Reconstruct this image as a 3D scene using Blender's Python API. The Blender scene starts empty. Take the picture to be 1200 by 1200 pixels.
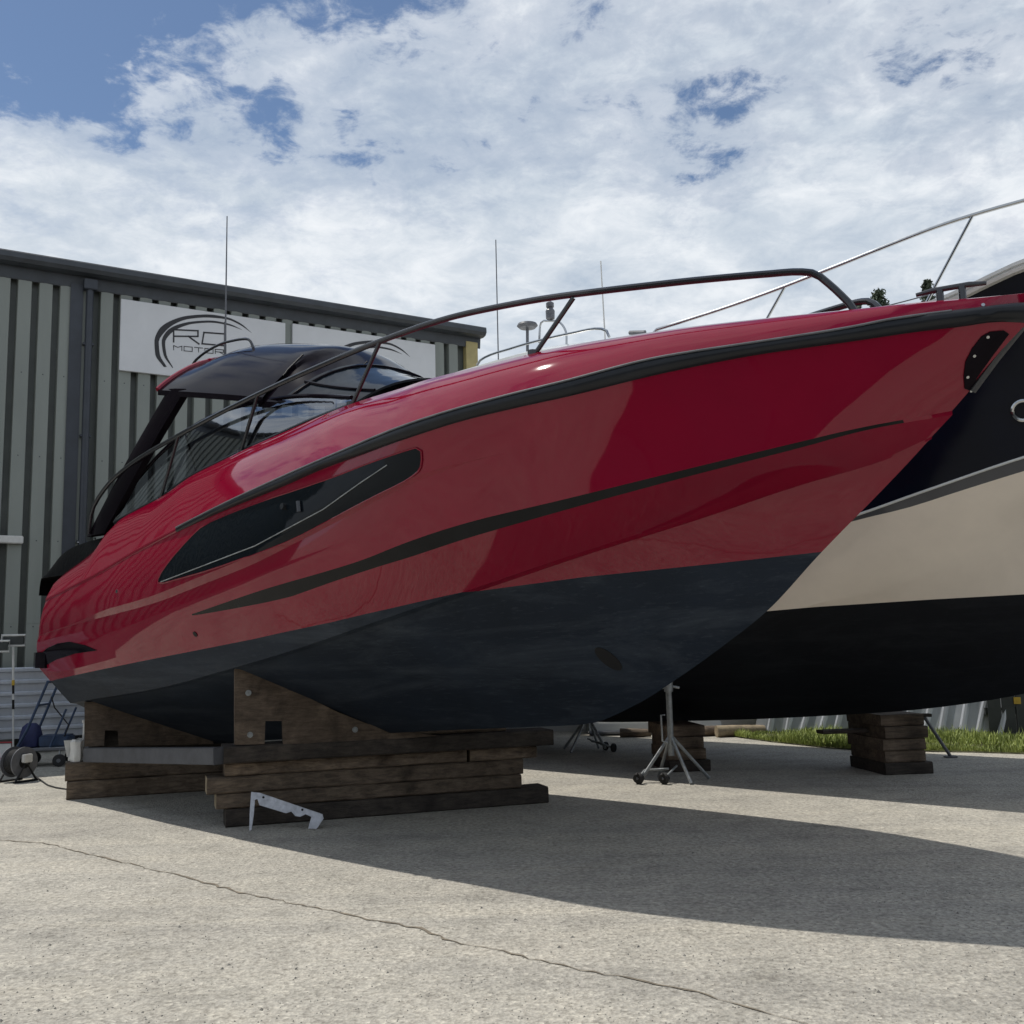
import bpy, bmesh, math, random
import numpy as np
from mathutils import Vector, Matrix
from mathutils.bvhtree import BVHTree
from mathutils.geometry import delaunay_2d_cdt
random.seed(7); rng = np.random.RandomState(3)
scene = bpy.context.scene
col = scene.collection

# ------------------------------------------------------------------ camera
F, EYE = 1200.0, 1.5
PT, RL = math.radians(7.5), math.radians(1.3)
cP, sP, cR, sR = math.cos(PT), math.sin(PT), math.cos(RL), math.sin(RL)
cam_d = bpy.data.cameras.new('camera'); cam = bpy.data.objects.new('camera', cam_d); col.objects.link(cam)
cam_d.sensor_fit = 'HORIZONTAL'; cam_d.sensor_width = 36.0; cam_d.lens = 36.0 * F / 1200.0
cam_d.clip_start = 0.05; cam_d.clip_end = 5000
right = Vector((cR, sR * sP, -sR * cP)); up = Vector((sR, -cR * sP, cR * cP)); fwd = Vector((0, cP, sP))
M = Matrix.Identity(4)
for i in range(3):
    M[i][0] = right[i]; M[i][1] = up[i]; M[i][2] = -fwd[i]
M[2][3] = EYE
cam.matrix_world = M
scene.camera = cam
scene.render.resolution_x = 1024; scene.render.resolution_y = 1024

# boat axis
TH = math.radians(44)
U = np.array([math.cos(TH), -math.sin(TH), 0.0]); S = np.array([-math.sin(TH), -math.cos(TH), 0.0])
O = np.array([0, 0, EYE])
def ray(x, y):
    a = (x - 600) / F; b = -(y - 600) / F
    return np.array(right) * a + np.array(up) * b + np.array(fwd)
def ground(x, y, h=0.0):
    r = ray(x, y); return O + r * ((h - EYE) / r[2])
def onplane(x, y, p0, n):
    r = ray(x, y); n = np.array(n, float); return O + r * (np.dot(np.array(p0) - O, n) / np.dot(r, n))
def atY(x, y, Y):
    r = ray(x, y); return O + r * (Y / r[1])
C = ground(450, 956)

# ------------------------------------------------------------------ sun and sky
SUN_EL = math.radians(64)
PHI = math.radians(11)
dh = U * math.cos(PHI) - S * math.sin(PHI)            # horizontal direction in which shadows fall
sun_dir = Vector((-dh[0] * math.cos(SUN_EL), -dh[1] * math.cos(SUN_EL), math.sin(SUN_EL)))   # to the sun
sd = bpy.data.lights.new('sun', 'SUN'); sd.energy = 3.1; sd.angle = math.radians(0.53); sd.color = (1.0, 0.95, 0.87)
sun = bpy.data.objects.new('sun', sd); col.objects.link(sun)
sun.rotation_euler = sun_dir.to_track_quat('Z', 'Y').to_euler(); sun.location = (-20, 10, 30)

world = bpy.data.worlds.new('World'); scene.world = world; world.use_nodes = True
nt = world.node_tree; nt.nodes.clear()
def N(nt, typ, **kw):
    n = nt.nodes.new(typ)
    for k, v in kw.items():
        if k == 'ins':
            for kk, vv in v.items(): n.inputs[kk].default_value = vv
        else: setattr(n, k, v)
    return n
def Lk(nt, a, b): nt.links.new(a, b)
def math_node(nt, op, a, b=None, c=None, clamp=False):
    n = nt.nodes.new('ShaderNodeMath'); n.operation = op; n.use_clamp = clamp
    for i, v in enumerate((a, b, c)):
        if v is None: continue
        if isinstance(v, (int, float)): n.inputs[i].default_value = v
        else: nt.links.new(v, n.inputs[i])
    return n.outputs[0]
def ramp(nt, fac, stops, interp='LINEAR'):
    n = nt.nodes.new('ShaderNodeValToRGB'); n.color_ramp.interpolation = interp
    e = n.color_ramp.elements
    while len(e) < len(stops): e.new(0.5)
    for el, (p, c_) in zip(e, stops):
        el.position = p; el.color = c_ if len(c_) == 4 else (*c_, 1)
    nt.links.new(fac, n.inputs[0]); return n.outputs[0]
sky = N(nt, 'ShaderNodeTexSky'); sky.sky_type = 'NISHITA'; sky.sun_disc = False
sky.sun_elevation = SUN_EL; sky.sun_rotation = math.atan2(sun_dir.x, sun_dir.y)
sky.air_density = 1.0; sky.dust_density = 0.3; sky.ozone_density = 3.0
tc = N(nt, 'ShaderNodeTexCoord')
nrm = N(nt, 'ShaderNodeVectorMath', operation='NORMALIZE'); Lk(nt, tc.outputs['Generated'], nrm.inputs[0])
sx = N(nt, 'ShaderNodeSeparateXYZ'); Lk(nt, nrm.outputs[0], sx.inputs[0])
zc = math_node(nt, 'ADD', math_node(nt, 'MAXIMUM', sx.outputs[2], 0.0), 0.16)
px_ = math_node(nt, 'DIVIDE', sx.outputs[0], zc); py_ = math_node(nt, 'DIVIDE', sx.outputs[1], zc)
cv = N(nt, 'ShaderNodeCombineXYZ'); Lk(nt, px_, cv.inputs[0]); Lk(nt, py_, cv.inputs[1])
def noise(nt, vec, scale, detail, rough, dist=0.0, lac=2.0, off=None):
    if off is not None:
        m = nt.nodes.new('ShaderNodeMapping'); nt.links.new(vec, m.inputs[0]); m.inputs['Location'].default_value = off; vec = m.outputs[0]
    n = nt.nodes.new('ShaderNodeTexNoise'); nt.links.new(vec, n.inputs['Vector'])
    n.inputs['Scale'].default_value = scale; n.inputs['Detail'].default_value = detail
    n.inputs['Roughness'].default_value = rough; n.inputs['Distortion'].default_value = dist; n.inputs['Lacunarity'].default_value = lac
    return n.outputs[0]
big = noise(nt, cv.outputs[0], 1.6, 3, 0.55, 0.4, off=(3.1, 1.7, 0))
mid = noise(nt, cv.outputs[0], 5.0, 9, 0.62, 0.25, off=(0.4, 5.2, 1))
fine = noise(nt, cv.outputs[0], 17.0, 6, 0.66, 0.35, off=(7.7, 2.2, 4))
# a rift of clear sky runs across the cloud sheet
edge = math_node(nt, 'ADD', math_node(nt, 'MULTIPLY', px_, 0.36), py_)
edge = math_node(nt, 'ABSOLUTE', math_node(nt, 'ADD', edge, -0.90))
edge = math_node(nt, 'MULTIPLY', math_node(nt, 'ADD', edge, -0.175), 1.5)
edge = math_node(nt, 'MAXIMUM', math_node(nt, 'MINIMUM', edge, 0.115), -0.30)
dens = math_node(nt, 'ADD', math_node(nt, 'MULTIPLY', mid, 0.62), math_node(nt, 'MULTIPLY', big, 0.38))
dens = math_node(nt, 'ADD', dens, math_node(nt, 'MULTIPLY', fine, 0.38))
dens = math_node(nt, 'ADD', dens, edge)
hz = math_node(nt, 'MULTIPLY', math_node(nt, 'SUBTRACT', 0.46, sx.outputs[2], clamp=True), 1.1)
dens = math_node(nt, 'ADD', dens, hz)
gap = noise(nt, cv.outputs[0], 3.4, 4, 0.55, 0.3, off=(1.9, 8.4, 6))
gapf = ramp(nt, gap, [(0.50, (0, 0, 0)), (0.68, (1, 1, 1))])
hi = math_node(nt, 'MULTIPLY', math_node(nt, 'SUBTRACT', sx.outputs[2], 0.36, clamp=True), 1.25)
dens = math_node(nt, 'SUBTRACT', dens, math_node(nt, 'MULTIPLY', gapf, math_node(nt, 'MINIMUM', hi, 0.16)))
cover = ramp(nt, dens, [(0.0, (0, 0, 0)), (0.615, (0, 0, 0)), (0.745, (0.70, 0.70, 0.70)), (0.93, (1, 1, 1))], 'EASE')
shade = math_node(nt, 'ADD', math_node(nt, 'MULTIPLY', noise(nt, cv.outputs[0], 2.3, 7, 0.6, 0.5, off=(9.0, 3.3, 2)), 0.55), math_node(nt, 'MULTIPLY', noise(nt, cv.outputs[0], 9.0, 7, 0.66, 0.4, off=(2.0, 6.3, 3)), 0.45))
ccol = ramp(nt, shade, [(0.34, (0.40, 0.47, 0.56)), (0.48, (0.54, 0.595, 0.66)), (0.60, (0.70, 0.735, 0.775)), (0.70, (0.78, 0.80, 0.83))])
bgs = N(nt, 'ShaderNodeBackground', ins={'Strength': 0.075}); Lk(nt, sky.outputs[0], bgs.inputs[0])
bgc = N(nt, 'ShaderNodeBackground', ins={'Strength': 1.0}); Lk(nt, ccol, bgc.inputs[0])
mx = N(nt, 'ShaderNodeMixShader'); Lk(nt, cover, mx.inputs[0]); Lk(nt, bgs.outputs[0], mx.inputs[1]); Lk(nt, bgc.outputs[0], mx.inputs[2])
wo = N(nt, 'ShaderNodeOutputWorld'); Lk(nt, mx.outputs[0], wo.inputs[0])

vs = scene.view_settings
vs.view_transform = 'Standard'; vs.look = 'None'; vs.exposure = 0.25; vs.gamma = 1.0; vs.use_curve_mapping = False

# ------------------------------------------------------------------ materials
def mat(name, base, rough=0.5, metal=0.0, coat=0.0, ior=1.5, spec=None, var=0.0, vscale=6.0, bump=0.0, bscale=60.0,
        alpha=1.0, trans=0.0, stretch=None, var2=None, rvar=0.0, coat_rough=0.03):
    m = bpy.data.materials.new(name); m.use_nodes = True
    nt = m.node_tree; p = nt.nodes['Principled BSDF']
    p.inputs['Base Color'].default_value = (*base, 1); p.inputs['Roughness'].default_value = rough
    p.inputs['Metallic'].default_value = metal; p.inputs['IOR'].default_value = ior
    p.inputs['Coat Weight'].default_value = coat; p.inputs['Coat Roughness'].default_value = coat_rough
    p.inputs['Alpha'].default_value = alpha; p.inputs['Transmission Weight'].default_value = trans
    if var or bump or rvar:
        tcn = nt.nodes.new('ShaderNodeTexCoord'); v = tcn.outputs['Object']
        if stretch:
            mp = nt.nodes.new('ShaderNodeMapping'); mp.inputs['Scale'].default_value = stretch; nt.links.new(v, mp.inputs[0]); v = mp.outputs[0]
        n1 = noise(nt, v, vscale, 8, 0.62, 0.3)
        if var:
            lo = tuple(max(0, c * (1 - var)) for c in base); hi = tuple(min(1, c * (1 + var)) for c in base)
            if var2: lo = var2
            cr = ramp(nt, n1, [(0.32, lo), (0.68, hi)]); nt.links.new(cr, p.inputs['Base Color'])
        if rvar:
            r_ = math_node(nt, 'ADD', math_node(nt, 'MULTIPLY', n1, rvar * 2), rough - rvar, clamp=True); nt.links.new(r_, p.inputs['Roughness'])
        if bump:
            n2 = noise(nt, v, bscale, 5, 0.6)
            b = nt.nodes.new('ShaderNodeBump'); b.inputs['Strength'].default_value = bump; b.inputs['Distance'].default_value = 0.02
            nt.links.new(n2, b.inputs['Height']); nt.links.new(b.outputs[0], p.inputs['Normal'])
    return m
MT = {}
MT['red'] = mat('red_gelcoat', (0.215, 0.003, 0.022), 0.14, coat=1.0, ior=1.5, var=0.06, vscale=1.5, coat_rough=0.035)
MT['antifoul'] = mat('blue_black_antifouling', (0.017, 0.027, 0.045), 0.55, var=0.45, vscale=2.2, bump=0.12, bscale=25, stretch=(1, 1, 3), rvar=0.1)
MT['rubber'] = mat('black_rubber', (0.014, 0.016, 0.020), 0.32, ior=1.35, var=0.2, vscale=4, rvar=0.06)
MT['black_gloss'] = mat('black_gelcoat', (0.007, 0.005, 0.008), 0.08, coat=0.0, ior=1.14, var=0.2, vscale=3)
MT['stripe'] = mat('black_stripe', (0.012, 0.012, 0.013), 0.25, ior=1.25, var=0.2, vscale=3)
MT['darkglass'] = mat('tinted_window', (0.006, 0.009, 0.013), 0.05, coat=0.0, ior=1.24, var=0.15, vscale=2)
MT['canvas'] = mat('black_canvas', (0.004, 0.004, 0.005), 0.35, ior=1.15, var=0.3, vscale=5, bump=0.2, bscale=15)
MT['steel'] = mat('polished_steel', (0.45, 0.46, 0.47), 0.16, metal=1.0, var=0.1, vscale=8, rvar=0.05)
MT['darksteel'] = mat('dark_coated_rail', (0.045, 0.048, 0.055), 0.22, metal=0.6, coat=0.3, var=0.15, vscale=8)
MT['galv'] = mat('galvanised_steel', (0.30, 0.32, 0.33), 0.5, metal=0.6, var=0.3, vscale=14, rvar=0.1)
MT['aluminium'] = mat('scratched_aluminium', (0.42, 0.43, 0.46), 0.45, metal=0.55, var=0.25, vscale=18, rvar=0.1)
MT['white'] = mat('white_gelcoat', (0.62, 0.63, 0.61), 0.25, coat=0.5, var=0.08, vscale=2)
MT['cream'] = mat('cream_gelcoat', (0.84, 0.76, 0.66), 0.25, coat=0.5, var=0.06, vscale=1.4)
MT['navy'] = mat('navy_gelcoat', (0.003, 0.005, 0.012), 0.12, coat=0.0, ior=1.25, var=0.2, vscale=1.2)
MT['navybot'] = mat('black_antifouling', (0.006, 0.008, 0.014), 0.6, var=0.4, vscale=2, bump=0.1)
MT['greystripe'] = mat('grey_stripe', (0.055, 0.058, 0.065), 0.3, coat=0.4, var=0.1)
MT['interior'] = mat('grey_vinyl', (0.13, 0.14, 0.17), 0.5, var=0.15, vscale=6)
MT['interior_dark'] = mat('dark_interior', (0.03, 0.03, 0.034), 0.5, var=0.2, vscale=4)
MT['sheet'] = mat('olive_cladding', (0.225, 0.245, 0.225), 0.45, var=0.10, vscale=1.2, stretch=(1, 1, 0.25), rvar=0.08)
MT['gutter'] = mat('dark_gutter', (0.045, 0.052, 0.062), 0.45, var=0.2, vscale=3)
MT['backing'] = mat('shaded_valley', (0.085, 0.095, 0.088), 0.5, var=0.2, vscale=2)  # darker than the panels: shade between the ribs is put into this colour
MT['pipe'] = mat('dark_pipe', (0.030, 0.036, 0.048), 0.4, var=0.2, vscale=3)
MT['yellow'] = mat('buff_trim', (0.42, 0.35, 0.16), 0.55, var=0.15, vscale=4)
MT['signboard'] = mat('sign_panel', (0.62, 0.63, 0.65), 0.45, var=0.05, vscale=1.5)
MT['ink'] = mat('sign_print', (0.02, 0.02, 0.024), 0.5, var=0.1)
MT['wood'] = mat('weathered_timber', (0.175, 0.130, 0.095), 0.85, var=0.5, vscale=3.5, bump=0.5, bscale=30, stretch=(1, 1, 5), var2=(0.060, 0.047, 0.038))
MT['wood_dark'] = mat('tarred_timber', (0.040, 0.036, 0.034), 0.8, var=0.4, vscale=3.5, bump=0.4, bscale=30)
MT['wood_pale'] = mat('cut_end_timber', (0.26, 0.21, 0.14), 0.85, var=0.35, vscale=7, bump=0.3, bscale=40)
MT['ply'] = mat('stained_plywood', (0.185, 0.135, 0.095), 0.8, var=0.5, vscale=6, bump=0.3, bscale=35, var2=(0.07, 0.054, 0.042))
MT['greybeam'] = mat('grey_steel_beam', (0.075, 0.078, 0.088), 0.6, var=0.25, vscale=5, bump=0.1)
MT['tyre'] = mat('black_tyre', (0.012, 0.012, 0.013), 0.7, var=0.3)
MT['blue'] = mat('blue_paint', (0.020, 0.045, 0.10), 0.45, var=0.3, vscale=9)
MT['greymetal'] = mat('grey_paint', (0.12, 0.125, 0.14), 0.4, var=0.25, vscale=9)
MT['whiteplastic'] = mat('white_plastic', (0.62, 0.62, 0.60), 0.5, var=0.1, vscale=12, bump=0.1)
MT['yellowtape'] = mat('yellow_band', (0.55, 0.36, 0.04), 0.5, var=0.1)
MT['redpaint'] = mat('red_paint', (0.35, 0.03, 0.04), 0.5, var=0.1)
MT['palesheet'] = mat('galvanised_sheet', (0.50, 0.53, 0.58), 0.42, metal=0.25, var=0.18, vscale=2.5, stretch=(1, 1, 0.3), rvar=0.08)
MT['darkfence'] = mat('dark_board', (0.035, 0.040, 0.040), 0.6, var=0.35, vscale=4)
MT['palewall'] = mat('pale_render', (0.55, 0.56, 0.57), 0.7, var=0.12, vscale=0.8)
MT['bark'] = mat('bark', (0.07, 0.05, 0.035), 0.9, var=0.4, vscale=8, bump=0.4)
MT['needle'] = mat('pine_foliage', (0.045, 0.065, 0.038), 0.7, var=0.4, vscale=2)
MT['grass'] = mat('grass_blades', (0.30, 0.35, 0.10), 0.6, var=0.45, vscale=3, var2=(0.15, 0.20, 0.045))
MT['soil'] = mat('grass_soil', (0.075, 0.075, 0.035), 0.95, var=0.4, vscale=5, bump=0.6, bscale=20)
MT['crack'] = mat('crack_dirt', (0.17, 0.145, 0.11), 0.95, var=0.4, vscale=12)
MT['stone'] = mat('stone', (0.22, 0.21, 0.19), 0.9, var=0.3, vscale=9)
MT['hole'] = mat('black_fitting', (0.004, 0.004, 0.005), 0.7, var=0.2)

def glass_mat(name, tint, refl=0.12):
    m = bpy.data.materials.new(name); m.use_nodes = True; nt = m.node_tree; nt.nodes.clear()
    t = N(nt, 'ShaderNodeBsdfTransparent'); t.inputs[0].default_value = (*tint, 1)
    g = N(nt, 'ShaderNodeBsdfGlossy'); g.inputs['Roughness'].default_value = 0.03; g.inputs[0].default_value = (0.9, 0.92, 0.95, 1)
    fr = N(nt, 'ShaderNodeFresnel'); fr.inputs[0].default_value = 1.6
    f2 = math_node(nt, 'ADD', fr.outputs[0], refl, clamp=True)
    mx = N(nt, 'ShaderNodeMixShader'); Lk(nt, f2, mx.inputs[0]); Lk(nt, t.outputs[0], mx.inputs[1]); Lk(nt, g.outputs[0], mx.inputs[2])
    o = N(nt, 'ShaderNodeOutputMaterial'); Lk(nt, mx.outputs[0], o.inputs[0]); return m
MT['glass'] = glass_mat('windscreen_glass', (0.34, 0.36, 0.40), 0.16)

def ground_mat():
    m = bpy.data.materials.new('worn_concrete'); m.use_nodes = True; nt = m.node_tree; p = nt.nodes['Principled BSDF']
    tcn = N(nt, 'ShaderNodeTexCoord'); v = tcn.outputs['Object']
    n1 = noise(nt, v, 0.35, 6, 0.6, 0.4); n2 = noise(nt, v, 3.0, 8, 0.65, 0.2); n3 = noise(nt, v, 28.0, 6, 0.7)
    vo = N(nt, 'ShaderNodeTexVoronoi'); Lk(nt, v, vo.inputs['Vector']); vo.inputs['Scale'].default_value = 55; vo.inputs['Randomness'].default_value = 1.0
    base = ramp(nt, n1, [(0.30, (0.355, 0.338, 0.305)), (0.70, (0.435, 0.416, 0.376))])
    m1 = N(nt, 'ShaderNodeMix', data_type='RGBA', blend_type='MULTIPLY'); m1.inputs[0].default_value = 1.0
    Lk(nt, base, m1.inputs[6]); Lk(nt, ramp(nt, n2, [(0.28, (0.74, 0.74, 0.73)), (0.5, (0.97, 0.97, 0.96)), (0.75, (1.1, 1.09, 1.06))]), m1.inputs[7])
    m2 = N(nt, 'ShaderNodeMix', data_type='RGBA', blend_type='MULTIPLY'); m2.inputs[0].default_value = 1.0
    Lk(nt, m1.outputs[2], m2.inputs[6]); Lk(nt, ramp(nt, n3, [(0.34, (0.60, 0.59, 0.57)), (0.5, (1.0, 1.0, 0.99)), (0.68, (1.30, 1.29, 1.26))]), m2.inputs[7])
    m3 = N(nt, 'ShaderNodeMix', data_type='RGBA', blend_type='MULTIPLY'); m3.inputs[0].default_value = 0.55
    Lk(nt, m2.outputs[2], m3.inputs[6]); sv = N(nt, 'ShaderNodeSeparateXYZ'); Lk(nt, vo.outputs['Color'], sv.inputs[0])
    Lk(nt, ramp(nt, sv.outputs[0], [(0.0, (0.62, 0.60, 0.58)), (0.35, (1, 1, 1)), (0.85, (1.05, 1.05, 1.03)), (1.0, (1.5, 1.5, 1.46))]), m3.inputs[7])
    mp = N(nt, 'ShaderNodeMapping'); mp.inputs['Rotation'].default_value = (0, 0, 0.25); mp.inputs['Scale'].default_value = (0.22, 1.5, 1); Lk(nt, v, mp.inputs[0])
    n4 = noise(nt, mp.outputs[0], 1.0, 7, 0.65, 0.8); n5 = noise(nt, v, 0.9, 7, 0.7, 1.2, off=(4, 2, 0))
    m4 = N(nt, 'ShaderNodeMix', data_type='RGBA', blend_type='MULTIPLY'); m4.inputs[0].default_value = 1.0; Lk(nt, m3.outputs[2], m4.inputs[6]); Lk(nt, ramp(nt, n4, [(0.30, (0.78, 0.78, 0.79)), (0.47, (0.96, 0.96, 0.96)), (0.62, (1.05, 1.04, 1.02))]), m4.inputs[7])
    m5 = N(nt, 'ShaderNodeMix', data_type='RGBA', blend_type='MULTIPLY'); m5.inputs[0].default_value = 1.0; Lk(nt, m4.outputs[2], m5.inputs[6]); Lk(nt, ramp(nt, n5, [(0.25, (0.80, 0.79, 0.77)), (0.40, (0.98, 0.98, 0.98)), (0.60, (1.0, 1.0, 1.0)), (0.72, (1.12, 1.12, 1.10))]), m5.inputs[7])
    Lk(nt, m5.outputs[2], p.inputs['Base Color']); p.inputs['Roughness'].default_value = 0.85
    h = math_node(nt, 'ADD', math_node(nt, 'MULTIPLY', n3, 0.6), math_node(nt, 'MULTIPLY', vo.outputs['Distance'], 0.7))
    h = math_node(nt, 'ADD', h, math_node(nt, 'MULTIPLY', n2, 0.8))
    b = N(nt, 'ShaderNodeBump'); b.inputs['Strength'].default_value = 0.55; b.inputs['Distance'].default_value = 0.02
    Lk(nt, h, b.inputs['Height']); Lk(nt, b.outputs[0], p.inputs['Normal'])
    return m
MT['ground'] = ground_mat()

MT['red'].node_tree.nodes['Principled BSDF'].inputs['Specular IOR Level'].default_value = 0.0
MT['red'].node_tree.nodes['Principled BSDF'].inputs['Coat IOR'].default_value = 1.5

def waviness(m, scale, strength):
    nt = m.node_tree; p = nt.nodes['Principled BSDF']; t = N(nt, 'ShaderNodeTexCoord')
    a = noise(nt, t.outputs['Object'], scale, 2, 0.45); b = N(nt, 'ShaderNodeBump'); b.inputs['Strength'].default_value = strength; b.inputs['Distance'].default_value = 0.05
    Lk(nt, a, b.inputs['Height']); Lk(nt, b.outputs[0], p.inputs['Coat Normal'])
    for l in list(p.inputs['Normal'].links): nt.links.remove(l)
    Lk(nt, b.outputs[0], p.inputs['Normal'])
waviness(MT['red'], 1.7, 0.04); waviness(MT['darkglass'], 3.0, 0.10); waviness(MT['navy'], 2.0, 0.08); waviness(MT['cream'], 2.0, 0.08)
def scuffed(name, base, chalk, rot):
    m = bpy.data.materials.new(name); m.use_nodes = True; nt = m.node_tree; p = nt.nodes['Principled BSDF']; t = N(nt, 'ShaderNodeTexCoord')
    mp = N(nt, 'ShaderNodeMapping'); mp.inputs['Rotation'].default_value = (0, 0, rot); mp.inputs['Scale'].default_value = (0.35, 1.0, 2.6); Lk(nt, t.outputs['Object'], mp.inputs[0])
    n1 = noise(nt, mp.outputs[0], 1.6, 9, 0.68, 0.6); n2 = noise(nt, t.outputs['Object'], 1.1, 5, 0.6, 0.3); n3 = noise(nt, mp.outputs[0], 22.0, 4, 0.7)
    lo = tuple(c * 0.62 for c in base); c1 = ramp(nt, n2, [(0.3, lo), (0.7, base)])
    f = math_node(nt, 'MULTIPLY', ramp(nt, n1, [(0.48, (0, 0, 0)), (0.68, (1, 1, 1))]), 0.6)
    f = math_node(nt, 'ADD', f, math_node(nt, 'MULTIPLY', ramp(nt, n3, [(0.56, (0, 0, 0)), (0.70, (1, 1, 1))]), 0.35), clamp=True)
    mx = N(nt, 'ShaderNodeMix', data_type='RGBA'); Lk(nt, f, mx.inputs[0]); Lk(nt, c1, mx.inputs[6]); mx.inputs[7].default_value = (*chalk, 1); Lk(nt, mx.outputs[2], p.inputs['Base Color'])
    p.inputs['Roughness'].default_value = 0.6; p.inputs['IOR'].default_value = 1.3
    b = N(nt, 'ShaderNodeBump'); b.inputs['Strength'].default_value = 0.15; b.inputs['Distance'].default_value = 0.01; Lk(nt, n3, b.inputs['Height']); Lk(nt, b.outputs[0], p.inputs['Normal']); return m
MT['antifoul'] = scuffed('blue_black_antifouling', (0.017, 0.026, 0.042), (0.055, 0.068, 0.086), 0.0)
MT['navybot'] = scuffed('black_antifouling', (0.006, 0.008, 0.013), (0.018, 0.022, 0.028), 0.0)
def timber(name, pale, dark, rot, dirt=0.5):
    m = bpy.data.materials.new(name); m.use_nodes = True; nt = m.node_tree; p = nt.nodes['Principled BSDF']; t = N(nt, 'ShaderNodeTexCoord')
    mp = N(nt, 'ShaderNodeMapping'); mp.inputs['Rotation'].default_value = (0, 0, rot); mp.inputs['Scale'].default_value = (0.9, 9.0, 16.0); Lk(nt, t.outputs['Object'], mp.inputs[0])
    oi = N(nt, 'ShaderNodeObjectInfo'); off = N(nt, 'ShaderNodeVectorMath', operation='ADD'); Lk(nt, mp.outputs[0], off.inputs[0])
    rv = N(nt, 'ShaderNodeCombineXYZ'); k = math_node(nt, 'MULTIPLY', oi.outputs['Random'], 37.0); Lk(nt, k, rv.inputs[0]); Lk(nt, k, rv.inputs[1]); Lk(nt, rv.outputs[0], off.inputs[1])
    g = noise(nt, off.outputs[0], 2.2, 8, 0.72, 0.5); st = noise(nt, t.outputs['Object'], 3.0, 6, 0.65, 0.4, off=(3, 1, 2)); ch = noise(nt, off.outputs[0], 7.0, 3, 0.6)
    c1 = ramp(nt, g, [(0.30, dark), (0.48, tuple((a + b) / 2 for a, b in zip(pale, dark))), (0.68, pale)])
    mx = N(nt, 'ShaderNodeMix', data_type='RGBA', blend_type='MULTIPLY'); mx.inputs[0].default_value = 1.0; Lk(nt, c1, mx.inputs[6])
    Lk(nt, ramp(nt, st, [(0.32, (0.30, 0.28, 0.27)), (0.62, (1, 1, 1))]), mx.inputs[7]); m2 = N(nt, 'ShaderNodeMix', data_type='RGBA', blend_type='MULTIPLY'); m2.inputs[0].default_value = 1.0
    br = math_node(nt, 'ADD', math_node(nt, 'MULTIPLY', oi.outputs['Random'], 0.5), 0.72); cc = N(nt, 'ShaderNodeCombineXYZ'); [Lk(nt, br, cc.inputs[i]) for i in range(3)]
    Lk(nt, mx.outputs[2], m2.inputs[6]); Lk(nt, cc.outputs[0], m2.inputs[7]); Lk(nt, m2.outputs[2], p.inputs['Base Color']); p.inputs['Roughness'].default_value = 0.85
    b = N(nt, 'ShaderNodeBump'); b.inputs['Strength'].default_value = 0.8; b.inputs['Distance'].default_value = 0.012; Lk(nt, math_node(nt, 'ADD', g, math_node(nt, 'MULTIPLY', ch, 0.4)), b.inputs['Height']); Lk(nt, b.outputs[0], p.inputs['Normal']); return m
MT['wood'] = timber('weathered_timber', (0.27, 0.205, 0.145), (0.070, 0.052, 0.040), -0.34)
MT['wood_dark'] = timber('tarred_timber', (0.095, 0.077, 0.062), (0.024, 0.020, 0.018), -0.34)
MT['ply'] = timber('stained_plywood', (0.22, 0.165, 0.12), (0.085, 0.062, 0.045), 1.2)

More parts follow.
